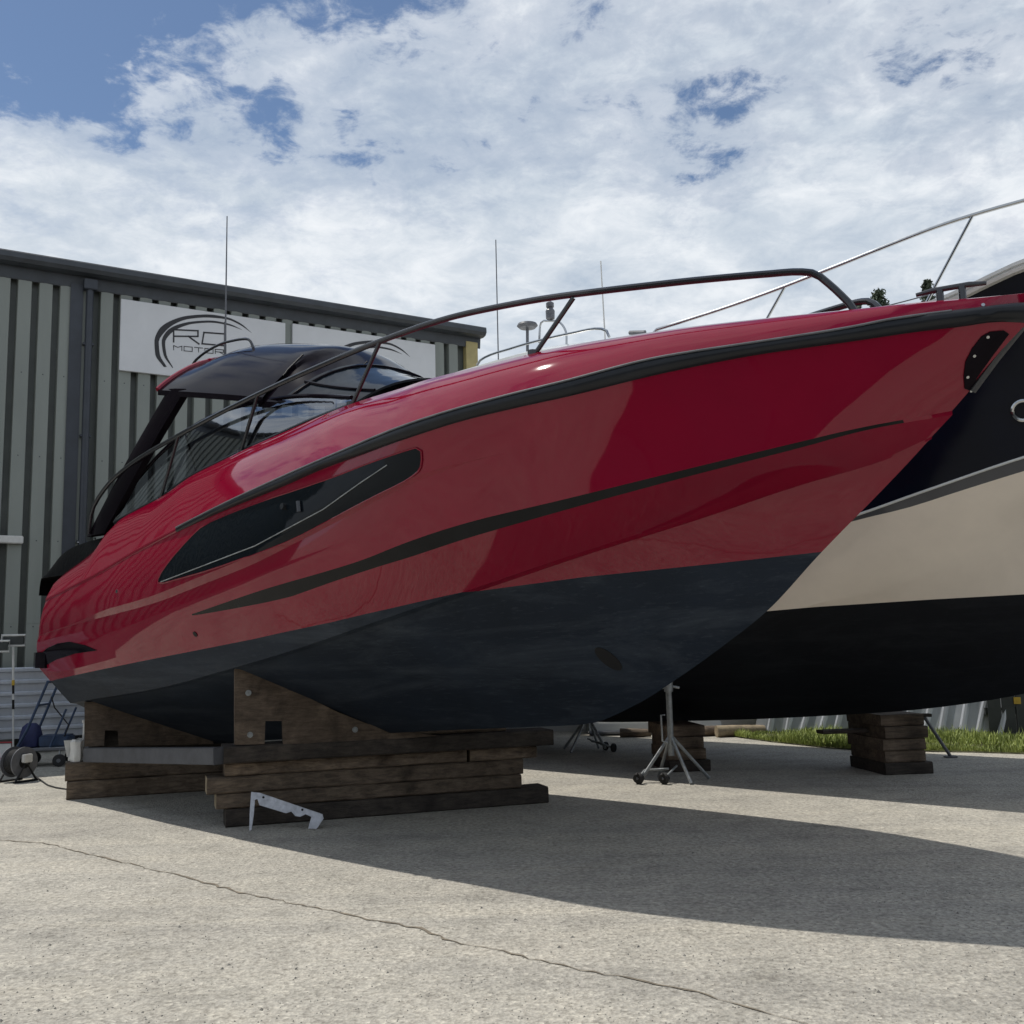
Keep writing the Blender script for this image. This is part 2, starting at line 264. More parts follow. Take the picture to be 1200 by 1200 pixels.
# ------------------------------------------------------------------ mesh helpers (all coordinates are world coordinates)
class MB:
    def __init__(s): s.v = []; s.f = []
    def add(s, vs, fs):
        o = len(s.v); s.v += [tuple(map(float, p)) for p in vs]; s.f += [tuple(i + o for i in f) for f in fs]; return s
    def box(s, c, ax, ay, az, hx, hy, hz, bev=0.0):
        c = np.array(c, float); ax, ay, az = (np.array(a, float) for a in (ax, ay, az))
        if bev <= 0:
            vs = [c + ax * hx * i + ay * hy * j + az * hz * k for k in (-1, 1) for j in (-1, 1) for i in (-1, 1)]
            return s.add(vs, [(0, 2, 3, 1), (4, 5, 7, 6), (0, 1, 5, 4), (2, 6, 7, 3), (0, 4, 6, 2), (1, 3, 7, 5)])
        bm = bmesh.new(); bmesh.ops.create_cube(bm, size=2.0)
        for v in bm.verts: v.co = Vector((v.co.x * hx, v.co.y * hy, v.co.z * hz))
        bmesh.ops.bevel(bm, geom=bm.edges[:], offset=bev, segments=2, affect='EDGES')
        bm.verts.index_update()
        s.add([c + ax * v.co.x + ay * v.co.y + az * v.co.z for v in bm.verts], [[v.index for v in f.verts] for f in bm.faces]); bm.free(); return s
    def tube(s, pts, r, n=10, cap=True):
        P = [np.array(p, float) for p in pts]; k = len(P); rr = r if hasattr(r, '__len__') else [r] * k
        rings = []; prev = None
        for i in range(k):
            t = P[min(i + 1, k - 1)] - P[max(i - 1, 0)]; t = t / (np.linalg.norm(t) + 1e-9)
            if prev is None:
                a = np.array([0, 0, 1.0]) if abs(t[2]) < 0.9 else np.array([1.0, 0, 0])
            else: a = prev
            x = a - t * np.dot(a, t); x /= np.linalg.norm(x); y = np.cross(t, x); prev = x
            rings.append([P[i] + rr[i] * (x * math.cos(2 * math.pi * j / n) + y * math.sin(2 * math.pi * j / n)) for j in range(n)])
        vs = [p for R_ in rings for p in R_]; fs = []
        for i in range(k - 1):
            for j in range(n):
                fs.append((i * n + j, i * n + (j + 1) % n, (i + 1) * n + (j + 1) % n, (i + 1) * n + j))
        if cap: fs += [tuple(range(n))[::-1], tuple((k - 1) * n + j for j in range(n))]
        return s.add(vs, fs)
    def loft(s, rows, closed=False):
        n = len(rows[0]); vs = [p for r in rows for p in r]; fs = []
        for i in range(len(rows) - 1):
            for j in range(n - 1 if not closed else n):
                fs.append((i * n + j, i * n + (j + 1) % n, (i + 1) * n + (j + 1) % n, (i + 1) * n + j))
        return s.add(vs, fs)
    def prism(s, poly, d):
        n = len(poly); d = np.array(d, float); P = [np.array(p, float) for p in poly]
        return s.add(P + [p + d for p in P], [tuple(range(n))[::-1], tuple(range(n, 2 * n))] + [(i, (i + 1) % n, n + (i + 1) % n, n + i) for i in range(n)])
    def build(s, name, m, parent=None, smooth=True, angle=35, origin=None):
        me = bpy.data.meshes.new(name)
        v = np.array(s.v)
        ob = bpy.data.objects.new(name, me); col.objects.link(ob)
        if parent is not None:
            inv = world_of(parent).inverted(); ob.parent = parent
            vv = [inv @ Vector(p) for p in s.v]
        else:
            o = origin if origin is not None else np.array([(v[:, 0].min() + v[:, 0].max()) / 2, (v[:, 1].min() + v[:, 1].max()) / 2, v[:, 2].min()])
            ob.location = Vector(o); vv = [Vector(p) - Vector(o) for p in s.v]
        me.from_pydata(vv, [], s.f); me.validate()
        bm = bmesh.new(); bm.from_mesh(me); bmesh.ops.recalc_face_normals(bm, faces=bm.faces); bm.to_mesh(me); bm.free()
        me.materials.append(MT[m] if isinstance(m, str) else m)
        if smooth:
            me.polygons.foreach_set('use_smooth', [True] * len(me.polygons)); me.set_sharp_from_angle(angle=math.radians(angle))
        return ob
def world_of(o):
    m = Matrix.LocRotScale(o.location, o.rotation_euler, o.scale)
    return world_of(o.parent) @ m if o.parent else m
def tag(o, label, cat, group=None, kind=None):
    if label: o['label'] = label
    if cat: o['category'] = cat
    if group: o['group'] = group
    if kind: o['kind'] = kind
    return o
def thing(name, loc, rz, label, cat, group=None):
    o = bpy.data.objects.new(name, None); col.objects.link(o); o.location = Vector(loc); o.rotation_euler = (0, 0, rz); o.empty_display_size = 0.2
    return tag(o, label, cat, group)
def struct(ob): ob['kind'] = 'structure'; return ob
def unit(v): v = np.array(v, float); return v / np.linalg.norm(v)
Z = np.array([0, 0, 1.0])
def pchip(xs, ys):
    xs = np.array(xs, float); ys = np.array(ys, float); o = np.argsort(xs); xs = xs[o]; ys = ys[o]
    h = np.diff(xs); d = np.diff(ys) / h; n = len(xs); m = np.zeros(n)
    if n == 2: m[:] = d[0]
    else:
        for i in range(1, n - 1):
            if d[i - 1] * d[i] > 0:
                w1 = 2 * h[i] + h[i - 1]; w2 = h[i] + 2 * h[i - 1]; m[i] = (w1 + w2) / (w1 / d[i - 1] + w2 / d[i])
        m[0] = d[0]; m[-1] = d[-1]
    def f(x):
        if x <= xs[0]: return ys[0] + m[0] * (x - xs[0])
        if x >= xs[-1]: return ys[-1] + m[-1] * (x - xs[-1])
        i = min(max(np.searchsorted(xs, x) - 1, 0), n - 2); t = (x - xs[i]) / h[i]
        return ((1 + 2 * t) * (1 - t) ** 2 * ys[i] + t * (1 - t) ** 2 * h[i] * m[i] + t * t * (3 - 2 * t) * ys[i + 1] + t * t * (t - 1) * h[i] * m[i + 1])
    return f
def smoothfit(us, zs, deg=None):
    return pchip(us, zs)
def BW(u, b, z, s0=0.0): return C + U * u + S * (b + s0) + Z * z
def invert(trace, bf, s0=0.0):
    """photo points -> (u, b, z) on the vertical surface whose plan half-breadth is bf(u)"""
    out = []
    o_u = np.dot(O - C, U); o_s = np.dot(O - C, S) - s0
    for (x, y) in trace:
        r = ray(x, y); du = np.dot(r, U); ds = np.dot(r, S); prev = None; got = None
        for t in np.arange(3.0, 26.0, 0.05):
            g = (o_s + t * ds) - bf(o_u + t * du)
            if prev is not None and prev[1] > 0 >= g:
                t0, g0 = prev; tt = t0 + (t - t0) * g0 / (g0 - g); got = tt; break
            prev = (t, g)
        if got is None: print('invert miss', x, y); continue
        u = o_u + got * du; out.append((u, bf(u), EYE + got * r[2]))
    return out
def zfun(trace, bf, s0=0.0, extra=()):
    p = invert(trace, bf, s0); us = [q[0] for q in p] + [e[0] for e in extra]; zs = [q[2] for q in p] + [e[1] for e in extra]
    us = np.array(us); zs = np.array(zs); o = np.argsort(us); us, zs = us[o], zs[o]
    keep = [0]
    for i in range(1, len(us)):
        if us[i] - us[keep[-1]] > 0.05: keep.append(i)
    return pchip(us[keep], zs[keep])
def centre(x, y, s0=0.0):
    p = onplane(x, y, C + S * s0, S); return np.dot(p - C, U), p[2]
def sm(fn, w=0.35):
    return lambda x: (fn(x - w) + 2 * fn(x - w / 2) + 2 * fn(x) + 2 * fn(x + w / 2) + fn(x + w)) / 8

# ------------------------------------------------------------------ ground
gb = MB(); gb.add([(-600, -300, 0), (600, -300, 0), (600, 1200, 0), (-600, 1200, 0)], [(0, 1, 2, 3)])
gnd = struct(gb.build('ground', 'ground', smooth=False, origin=(0, 0, 0)))
def ribbon(name, px, wmin, wmax, h, m, parent):
    pts = [ground(x, y) for x, y in px]; dense = []
    for a, b in zip(pts[:-1], pts[1:]):
        n = max(2, int(np.linalg.norm(b - a) / 0.06))
        for i in range(n):
            dense.append(a + (b - a) * i / n)
    dense.append(pts[-1]); L_, R_ = [], []
    for i, p in enumerate(dense):
        t = dense[min(i + 1, len(dense) - 1)] - dense[max(i - 1, 0)]; t = unit(t); nrm_ = np.array([-t[1], t[0], 0])
        j = rng.uniform(-0.018, 0.018); w = rng.uniform(wmin, wmax) * (0.5 + 0.9 * abs(math.sin(i * 0.13 + 1)))
        L_.append(p + nrm_ * (j + w) + Z * h); R_.append(p + nrm_ * (j - w) + Z * h)
    return struct(MB().loft([L_, R_]).build(name, m, parent, smooth=False))
ribbon('crack', [(-40, 984), (20, 986), (50, 988), (120, 1005), (200, 1024), (290, 1048), (370, 1064), (440, 1080), (490, 1088), (530, 1104), (600, 1118),
                 (680, 1138), (740, 1146), (770, 1155), (820, 1162), (870, 1180), (930, 1196), (1010, 1222)], 0.002, 0.011, 0.004, 'crack', gnd)
# grit lying on the yard
gr = MB()
for i in range(1500):
    x = rng.uniform(-20, 1220); y = 985 + 215 * rng.rand() ** 0.6
    p = ground(x, y); r = rng.uniform(0.002, 0.0065) * (1 if rng.rand() < 0.96 else 2); a = rng.uniform(0, 6.28)
    vs_ = [p + np.array([math.cos(a + k * 2.09) * r * rng.uniform(.7, 1.3), math.sin(a + k * 2.09) * r * rng.uniform(.7, 1.3), 0]) for k in range(3)]
    gr.add(vs_ + [p + Z * r * 0.9], [(0, 1, 3), (1, 2, 3), (2, 0, 3)])
g_ = gr.build('gravel', 'stone', smooth=False, origin=(0, 0, 0)); tag(g_, 'loose grit scattered over the pale concrete yard', 'gravel', kind='stuff')

# ------------------------------------------------------------------ shed
W0 = ground(0, 884); H_E = None
r0 = ray(0, 297); nW = None
# wall runs so that its eaves line is level: eaves height from the left end, then the right corner at that height
tE = np.linalg.norm(W0[:2]) / np.linalg.norm(r0[:2]); H_E = EYE + r0[2] * tE
rE = ray(553, 386); WE = O + rE * ((H_E - EYE) / rE[2])
Pl = O + r0 * tE
wd = unit([WE[0] - Pl[0], WE[1] - Pl[1], 0]); wn = np.array([wd[1], -wd[0], 0])        # along the wall / out of it, to the camera
WL = np.linalg.norm(WE[:2] - Pl[:2])
print('shed eaves', H_E, 'wall length in view', WL, 'dir', wd)
def WP(a, z, d=0.0): return np.array([Pl[0], Pl[1], 0]) + wd * a + Z * z + wn * d
def wallpx(x, y, d=0.0):
    p = onplane(x, y, WP(0, 0, d), wn); return np.dot(p - WP(0, 0, d), wd), p[2]
A0, A1 = -15.0, WL - 0.10
shed = thing('boat_shed', WP((A0 + A1) / 2, 0, -4), math.atan2(wd[1], wd[0]), 'long olive grey metal clad boat shed with dark gutter', 'shed')
H_T = H_E - 0.30
mb = MB(); mb.box(WP((A0 + A1) / 2, H_T / 2, -5.0), wd, wn, Z, (A1 - A0) / 2 - 0.02, 4.92, H_T / 2)
mb.build('wall', 'backing', shed, smooth=False)
pitch = 0.325
for k in range(int((A1 - A0) / pitch)):
    b0 = A0 + k * pitch; j_ = rng.uniform(-.004, .004); dd = rng.uniform(-.003, .003)
    prof = [(b0 + .004, -0.078), (b0 + 0.016, 0.045 + dd), (b0 + .022, .05 + dd), (b0 + 0.11, .053 + dd), (b0 + 0.214 + j_, 0.05 + dd), (b0 + 0.222 + j_, 0.045 + dd), (b0 + 0.236 + j_, -0.078)]
    zs = [0.05, 2.05, 2.052, 4.1, 6.1, H_T + 0.1]
    sh_ = MB().loft([[WP(a, z, d + (0.003 if z > 2.051 else 0)) for a, d in prof] for z in zs]).build('cladding_panel', 'sheet', shed, smooth=False)
    for z in (1.0, 2.0, 3.4, 4.8, 6.2) if b0 > -0.7 else ():
        MB().tube([WP(b0 + .115, z, .05 + dd), WP(b0 + .115, z, .060 + dd)], .011, 6).build('screw', 'gutter', sh_)
# roof, fascia, gutter
rf = MB(); rl = [WP(A0 - 0.2, H_E - 0.02, 0.30), WP(A1 + 0.28, H_E - 0.02, 0.30)]
rf.loft([[p for p in rl], [p - wn * 9 + Z * 1.35 for p in rl]]); rf.loft([[p - Z * 0.06 for p in rl], [p - wn * 9 + Z * 1.29 for p in rl]])
rf.loft([rl, [p - Z * 0.06 for p in rl]])
roof = rf.build('roof', 'gutter', shed, smooth=False)
gt = MB(); prof = [(0.30, -0.03), (0.34, -0.05), (0.345, -0.14), (0.30, -0.20), (0.20, -0.22), (0.08, -0.21), (0.06, -0.40), (0.053, -0.42), (0.053, -0.06)]
gt.loft([[WP(a, H_E + z, d) for d, z in prof] for a in (A0 - 0.2, A1 + 0.26)], closed=True)
n9 = len(prof); gt.f += [tuple(range(n9)), tuple(range(n9, 2 * n9))]
gt.build('gutter', 'gutter', shed, smooth=False)
a_p, _ = wallpx(99, 500)
dp = MB(); dp.tube([WP(a_p, 0.1, 0.13), WP(a_p, H_E - 0.35, 0.13)], 0.062, 12); dp.box(WP(a_p, H_E - 0.36, 0.14), wd, wn, Z, 0.11, 0.08, 0.09, 0.01)
for z in (1.6, 3.4, 5.2, 6.8): dp.box(WP(a_p, z, 0.10), wd, wn, Z, 0.085, 0.05, 0.02)
dp.build('downpipe', 'pipe', shed)
mb = MB(); mb.box(WP(a_p - 0.20, H_T / 2, 0.062), wd, wn, Z, 0.10, 0.022, H_T / 2 - 0.05); mb.build('cable_trunking', 'pipe', shed, smooth=False)
# corner flashing and end wall
MB().box(WP(A1 + 0.05, H_T / 2, 0.01), wd, wn, Z, 0.14, 0.07, H_T / 2, 0.004).build('corner_trim', 'yellow', shed, smooth=False)
# strip lamp on the wall
al, zl = wallpx(27, 633, 0.08)
lamp = thing('strip_lamp', WP(al - 0.7, zl - 0.09, 0.07), 0, 'white strip lamp fixed to the shed wall beside the downpipe', 'lamp')
MB().box(WP(al - 0.75, zl, 0.10), wd, wn, Z, 0.75, 0.05, 0.062, 0.012).build('diffuser', 'whiteplastic', lamp)
MB().box(WP(al - 0.75, zl, 0.042), wd, wn, Z, 0.70, 0.010, 0.05).build('back_plate', 'greymetal', lamp, smooth=False)

# signs: lettering strokes traced on the wall plane
SD = 0.115
def sign(corners, label):
    a_l, z_t = wallpx(*corners[0], SD); _, z_b = wallpx(*corners[1], SD); a_r, _ = wallpx(*corners[2], SD)
    t = thing('sign_board', WP((a_l + a_r) / 2, z_b, 0.06), math.atan2(wd[1], wd[0]), label, 'sign', 'white sign boards on the shed')
    MB().box(WP((a_l + a_r) / 2, (z_t + z_b) / 2, SD - 0.03), wd, wn, Z, (a_r - a_l) / 2, 0.03, (z_t - z_b) / 2, 0.004).build('panel', 'signboard', t, smooth=False)
    for a in (a_l + 0.3, a_r - 0.3): MB().box(WP(a, (z_t + z_b) / 2, 0.056), wd, wn, Z, 0.03, 0.012, (z_t - z_b) / 2 - 0.05).build('batten', 'greymetal', t, smooth=False)
    return t, a_l, z_t
def flat(t, name, polys, off=(0, 0), m='ink'):
    mb = MB()
    for poly in polys:
        pts = [wallpx(x, y, SD + 0.004) for x, y in poly]
        v = [WP(a + off[0], z + off[1], SD + 0.002) for a, z in pts]
        mb.prism(v, wn * 0.004)
    return mb.build(name, m, t, smooth=False)
def crescent(t, name, o, i, off=(0, 0)):
    n = 40
    def res(tr):
        tr = np.array(tr, float); d = np.r_[0, np.cumsum(np.hypot(*np.diff(tr, axis=0).T))]; fx = pchip(d, tr[:, 0]); fy = pchip(d, tr[:, 1])
        return [(fx(s), fy(s)) for s in np.linspace(0, d[-1], n)]
    a = [wallpx(x, y, SD + 0.004) for x, y in res(o)]; b = [wallpx(x, y, SD + 0.004) for x, y in res(i)]
    ra = [WP(p[0] + off[0], p[1] + off[1], SD + 0.005) for p in a]; rb = [WP(p[0] + off[0], p[1] + off[1], SD + 0.005) for p in b]
    mb = MB().loft([ra, rb]); mb.loft([ra, [p - wn * 0.004 for p in ra]]); mb.loft([rb, [p - wn * 0.004 for p in rb]])
    return mb.build(name, 'ink', t, smooth=False)
def stroke(pts, w):
    out = []
    for (x0, y0), (x1, y1) in zip(pts[:-1], pts[1:]):
        d = np.array([x1 - x0, y1 - y0], float); l = np.linalg.norm(d); d /= l; n_ = np.array([-d[1], d[0]]) * w; e = d * w
        out.append([(x0 - e[0] + n_[0], y0 - e[1] + n_[1]), (x1 + e[0] + n_[0], y1 + e[1] + n_[1]), (x1 + e[0] - n_[0], y1 + e[1] - n_[1]), (x0 - e[0] - n_[0], y0 - e[1] - n_[1])])
    return out
ARC1o = [(192, 430), (182, 415), (181, 400), (187, 385), (200, 376), (220, 370), (242, 368.5), (265, 371.5), (282, 379), (295, 390)]
ARC1i = [(195.5, 430), (187.3, 415), (186, 401), (193, 389), (205, 379.5), (220, 374), (241, 372), (265, 374), (281, 380.5), (295, 390)]
ARC2o = [(202, 431), (191.5, 415), (189.5, 400), (196, 387.5), (207, 381), (225, 376.8), (245, 375.6), (267, 379), (284, 386.5)]
ARC2i = [(203, 431), (195, 415), (193.5, 401.5), (200, 391), (211, 384), (227, 379.3), (246, 378), (267, 381), (284, 386.5)]
s1, sa1, sz1 = sign([(142, 350), (140, 433.5), (334.5, 376)], 'white sign board with black arc logo, nearer the downpipe')
crescent(s1, 'logo_arc', ARC1o, ARC1i); crescent(s1, 'logo_arc', ARC2o, ARC2i)
flat(s1, 'letter', stroke([(203.5, 400.5), (203.5, 386.3), (232, 387.6), (232, 394.2), (204, 394)], 0.85) + stroke([(221, 394.2), (233, 403)], 0.85))
flat(s1, 'letter', stroke([(262, 391.2), (239, 389.6), (236.8, 402.8), (262, 405)], 0.85) + stroke([(263.6, 378), (263.2, 406)], 0.85))
def small(ch, x, y, w, h):
    X = lambda u_, v_: (x + u_ * w, y + v_ * h + u_ * w * 0.09)
    S_ = {'M': [[(0, 1), (0, 0), (.5, .35), (1, 0), (1, 1)]], 'O': [[(0, 0), (1, 0), (1, 1), (0, 1), (0, 0)]], 'T': [[(0, 0), (1, 0)], [(.5, 0), (.5, 1)]],
          'R': [[(0, 1), (0, 0), (1, 0), (1, .55), (0, .55)], [(.5, .55), (1, 1)]]}[ch]
    return sum([stroke([X(*p) for p in pl], 0.38) for pl in S_], [])
for i, ch in enumerate('MOTOR'):
    flat(s1, 'letter', small(ch, 203.5 + i * 12.2, 404.8 + i * 1.1, 9.6, 5.2))
s2, sa2, sz2 = sign([(343, 379), (343, 446), (510, 401)], 'white sign board mostly hidden behind the hardtop, near the shed corner')
off2 = (sa2 - sa1 + 0.15, sz2 - sz1 - 0.05)
crescent(s2, 'logo_arc', ARC1o, ARC1i, off2); crescent(s2, 'logo_arc', ARC2o, ARC2i, off2)

# ------------------------------------------------------------------ workshop across the yard, mirrored in the red hull
wk = thing('workshop', (3, -15, 0), 0, 'long dark brown clad workshop facing the yard, seen only mirrored in the hull', 'building')
MB().box((6, -15.0, 3.3), (1, 0, 0), (0, 1, 0), Z, 26, 4.0, 3.3).build('wall', 'darkfence', wk, smooth=False)
MB().loft([[(-20.5, -10.6, 6.5), (32.5, -10.6, 6.5)], [(-20.5, -15, 8.2), (32.5, -15, 8.2)], [(-20.5, -19.4, 6.5), (32.5, -19.4, 6.5)]]).build('roof', 'gutter', wk, smooth=False)
for k in range(7):
    dr_ = MB().box((-14 + k * 7, -10.97, 2.0), (1, 0, 0), (0, 1, 0), Z, 1.9, 0.04, 2.0, .01).build('roller_door', 'gutter', wk); MB().box((-14 + k * 7, -10.91, .9), (1, 0, 0), (0, 1, 0), Z, .25, .03, .02).build('handle', 'galv', dr_)

# ------------------------------------------------------------------ red motor cruiser
red = thing('motor_cruiser', C, -TH, 'red motor cruiser with black hardtop propped on timber stacks', 'boat', 'cruisers on hard standing')
b_sh = sm(pchip([-4.6, -4.0, -2, 0, 2, 3, 4, 4.8, 5.4, 5.72, 5.80], [1.48, 1.53, 1.60, 1.63, 1.58, 1.36, 0.95, 0.56, 0.25, 0.08, 0.0]), 0.06)
b_st = pchip([-4.6, -4.0, 0, 2, 3, 4, 4.8, 5.33], [1.45, 1.47, 1.50, 1.38, 1.16, 0.84, 0.46, 0.0])
b_ch = pchip([-4.6, -3.9, 0, 1, 2, 3, 4, 4.7, 5.20], [1.25, 1.26, 1.27, 1.24, 1.09, 0.80, 0.42, 0.15, 0.0])
b_md = lambda u: 0.42 * b_st(u * 0.99) + 0.58 * b_sh(u) if u < 5 else max(0.0, 0.40 * (5.55 - u) / 0.55)
b_md = pchip([-4.6, -4, -2, 0, 2, 3, 4, 4.8, 5.2, 5.52], [1.49, 1.53, 1.585, 1.60, 1.50, 1.27, 0.88, 0.50, 0.28, 0.0])
b_do = pchip([-4.6, -4, 1, 3, 4.5, 5.5, 5.84], [1.22, 1.26, 1.28, 1.00, 0.47, 0.12, 0.0])

T_top = [(47, 705), (112, 671), (165, 640), (250, 597), (330, 560), (430, 517), (480, 497), (540, 478), (660, 447), (780, 417), (900, 399), (1000, 383), (1050, 373), (1100, 366), (1150, 360)]
T_bot = [(47, 708), (112, 675), (165, 645), (250, 604), (330, 571), (380, 549), (435, 529), (480, 513), (547, 492), (660, 466), (780, 437), (900, 414), (1000, 400), (1083, 388), (1133, 382), (1160, 378)]
T_sto = [(40, 768), (65, 764), (112, 758), (150, 748), (225, 722), (313, 692), (427, 658), (480, 637), (560, 611), (672, 584), (789, 555), (933, 520), (1040, 496)]
T_stb = [(44, 783), (62, 787), (117, 776), (175, 757), (233, 735), (313, 709), (413, 674), (447, 663), (480, 653), (560, 627), (672, 595), (789, 563), (933, 526), (1040, 499)]
T_ch = [(70, 826), (105, 820), (192, 805), (262, 786), (340, 763), (413, 738), (480, 715), (560, 688), (672, 650), (789, 613), (933, 566), (1040, 535)]
T_md = [(45, 745), (110, 726), (180, 707), (240, 684), (297, 661), (347, 636), (440, 589), (500, 562), (600, 528), (700, 500), (800, 473), (900, 452), (1000, 436), (1090, 424)]
T_do = [(49, 699), (90, 664), (126, 632), (136, 613), (164, 596), (188, 583), (224, 558), (260, 540), (282, 529), (320, 512), (410, 474), (470, 455), (500, 445), (560, 430), (625, 414),
        (700, 399), (800, 384), (900, 372.5), (1000, 363), (1100, 354), (1150, 350.5)]
stem_px = [(1196, 374), (1165, 420), (1132, 467), (1112, 488), (1090, 514), (1060, 547), (960, 650), (900, 715), (850, 755), (800, 791), (745, 826), (690, 848), (620, 852), (540, 855)]
stem = [centre(x, y) for x, y in stem_px]
su = [p[0] for p in stem]; sz = [p[1] for p in stem]
keel_z = pchip([-4.6, -3.95, -1.5] + su[::-1], [0.36, 0.42, 0.62] + sz[::-1])
zu = pchip(sz[:9][::-1], su[:9][::-1])       # stem: u as a function of height
z_top = zfun(T_top, b_sh, extra=[(5.80, 3.36)]); z_bot = zfun(T_bot, b_sh, extra=[(5.79, 3.24)])
z_sto = zfun(T_sto, b_st, extra=[(5.33, keel_z(5.33) + 0.012)]); z_stb = zfun(T_stb, b_st, extra=[(5.33, keel_z(5.33) - 0.012)])
z_ch = zfun(T_ch, b_ch, extra=[(5.20, keel_z(5.20))]); z_md = zfun(T_md, b_md, extra=[(5.52, keel_z(5.52))])
z_do = zfun(T_do, b_do, extra=[(5.84, 3.40)])
for f_ in (z_bot, z_top, z_md, z_sto, z_stb, z_ch, keel_z, z_do):
    print([round(float(f_(u)), 2) for u in (-4, -3, -2, -1, 0, 1, 2, 3, 4, 5, 5.3)])
NV = 150
tv = np.linspace(0, 1, NV); tv = 1 - (1 - tv) ** 1.25
def curve(u0, u1, bf, zf, db=0.0, taper=True):
    out = []
    for t in tv:
        u = u0 + (u1 - u0) * t; b = max(0.0, bf(u)); d = db * min(1.0, b / 0.3) if taper else db
        out.append((u, max(0.0, b + d), zf(u)))
    return out
zero = lambda u: 0.0
def mix0(a, b, f): return [tuple(np.array(p) * (1 - f) + np.array(q) * f) for p, q in zip(a, b)]
cK = curve(-3.95, 5.20, zero, keel_z)
cC = curve(-3.88, 5.20, b_ch, z_ch)
cCi = curve(-3.88, 5.20, lambda u: max(0.0, b_ch(u) - 0.07 * min(1, b_ch(u) / 0.4)), lambda u: z_ch(u) - 0.012)
cB = curve(-4.22, 5.33, b_st, z_stb)
_ov = pchip([-4.2, -2, 1, 3, 5.4], [0.02, 0.05, 0.055, 0.035, 0.02])
cT = [(u, b + _ov(u) * min(1, b / .3), z) for u, b, z in curve(-4.26, 5.33, b_st, z_sto)]
cM = curve(-4.14, 5.52, b_md, z_md)
_mf = mix0(cT, curve(-3.95, 5.79, b_sh, z_bot), .6)
cM = [tuple(np.array(a) * (1 - w) + np.array(b) * w) for a, b, w in ((a, b, min(1.0, max(0.0, (a[0] - 1.6) / 1.4))) for a, b in zip(cM, _mf))]
ledge = pchip([-4.2, -3.2, -2, 0.5, 2.0, 3.0, 3.2, 5.6], [0.0, 0.012, 0.052, 0.056, 0.034, 0.0, 0.0, 0.0])
cM2 = [(u, max(0, b + ledge(u)), z + 0.055 * min(1, ledge(u) / 0.05)) for u, b, z in cM]
cS = curve(-3.95, 5.79, b_sh, z_bot)
cS2 = curve(-3.95, 5.80, b_sh, z_top)
def mix(a, b, f, bulge=0.0, dz=0.0):
    return [(p[0] * (1 - f) + q[0] * f, max(0, p[1] * (1 - f) + q[1] * f + bulge * min(1, (p[1] + q[1]) / 0.8)), p[2] * (1 - f) + q[2] * f + dz) for p, q in zip(a, b)]
def both(mb, rows):
    for sg in (1, -1):
        mb.loft([[BW(u, sg * b, z) for u, b, z in r] for r in rows])
    return mb
hull = MB(); low = MB(); stp = MB()
both(low, [cK, mix(cK, cCi, .3, .010), mix(cK, cCi, .65, .014), cCi]); both(low, [cCi, cC])
both(low, [cC, mix(cC, cB, .33, .003), mix(cC, cB, .66, .003), cB])
_ix = lambda c, u: next(i for i, q in enumerate(c) if q[0] > u)
kA, kB, kC = _ix(cT, -.78), _ix(cT, .75), _ix(cT, 5.10)
_tp = lambda u: min(1.0, max(0.0, (u + .80) / 1.5)) ** .8
cBt = [tuple(np.array(t) * (1 - _tp(t[0])) + np.array(b_) * _tp(t[0])) for b_, t in zip(cB, cT)]
both(stp, [cBt[kA:kC + 1], cT[kA:kC + 1]]); both(hull, [cB[kC:], cT[kC:]]); both(hull, [cB[:kA + 1], cT[:kA + 1]]); both(hull, [cB[kA:kB + 1], cBt[kA:kB + 1]])
def flare(f):      # hollow forward, full aft
    return lambda c: [(u, max(0, b + (0.020 if u < 1 else max(0.0, 0.020 - 0.014 * (u - 1))) * f * min(1, b / 0.3)), z) for u, b, z in c]
both(hull, [cT, flare(.7)(mix(cT, cM, .33)), flare(.7)(mix(cT, cM, .66)), cM]); both(hull, [cM, cM2])
both(hull, [cM2, flare(.6)(mix(cM2, cS, .25)), flare(.8)(mix(cM2, cS, .5)), flare(.6)(mix(cM2, cS, .75)), cS])
# transom
def closing(mb, rows, i):
    L_ = [BW(r[i][0], r[i][1], r[i][2]) for r in rows]; R_ = [BW(r[i][0], -r[i][1], r[i][2]) for r in rows]
    mb.loft([L_, R_])
closing(low, [cK, cCi, cC, cB], 0); closing(hull, [cB, cT, cM, cM2, cS], 0)
# split the lower hull at the straight antifouling line
def lowpart(mb):
    bm = bmesh.new(); vs_ = [bm.verts.new(p) for p in mb.v]
    for f in mb.f:
        try: bm.faces.new([vs_[i] for i in f])
        except ValueError: pass
    return bm
af_px = [(52, 797), (117, 785), (190, 770), (330, 742), (420, 722), (500, 703), (560, 692), (677, 677), (789, 666), (901, 653), (958, 647)]
bmL = lowpart(low); bvL = BVHTree.FromBMesh(bmL)
afp = []
for x, y in af_px:
    h_ = bvL.ray_cast(Vector(O), Vector(ray(x, y)).normalized())
    if h_[0] is not None:
        p = np.array(h_[0]); afp.append((np.dot(p - C, U), np.dot(p - C, S), p[2]))
A_ = np.array([[a[0], 1] for a in afp]); k_, z0_ = np.linalg.lstsq(A_, np.array([a[2] for a in afp]), rcond=None)[0]
print('antifoul', [(round(float(a[0]), 2), round(float(a[2]), 2), round(float(k_ * a[0] + z0_ - a[2]), 3)) for a in afp])
af_z = zfun([], zero, extra=[(a[0], a[2]) for a in afp])
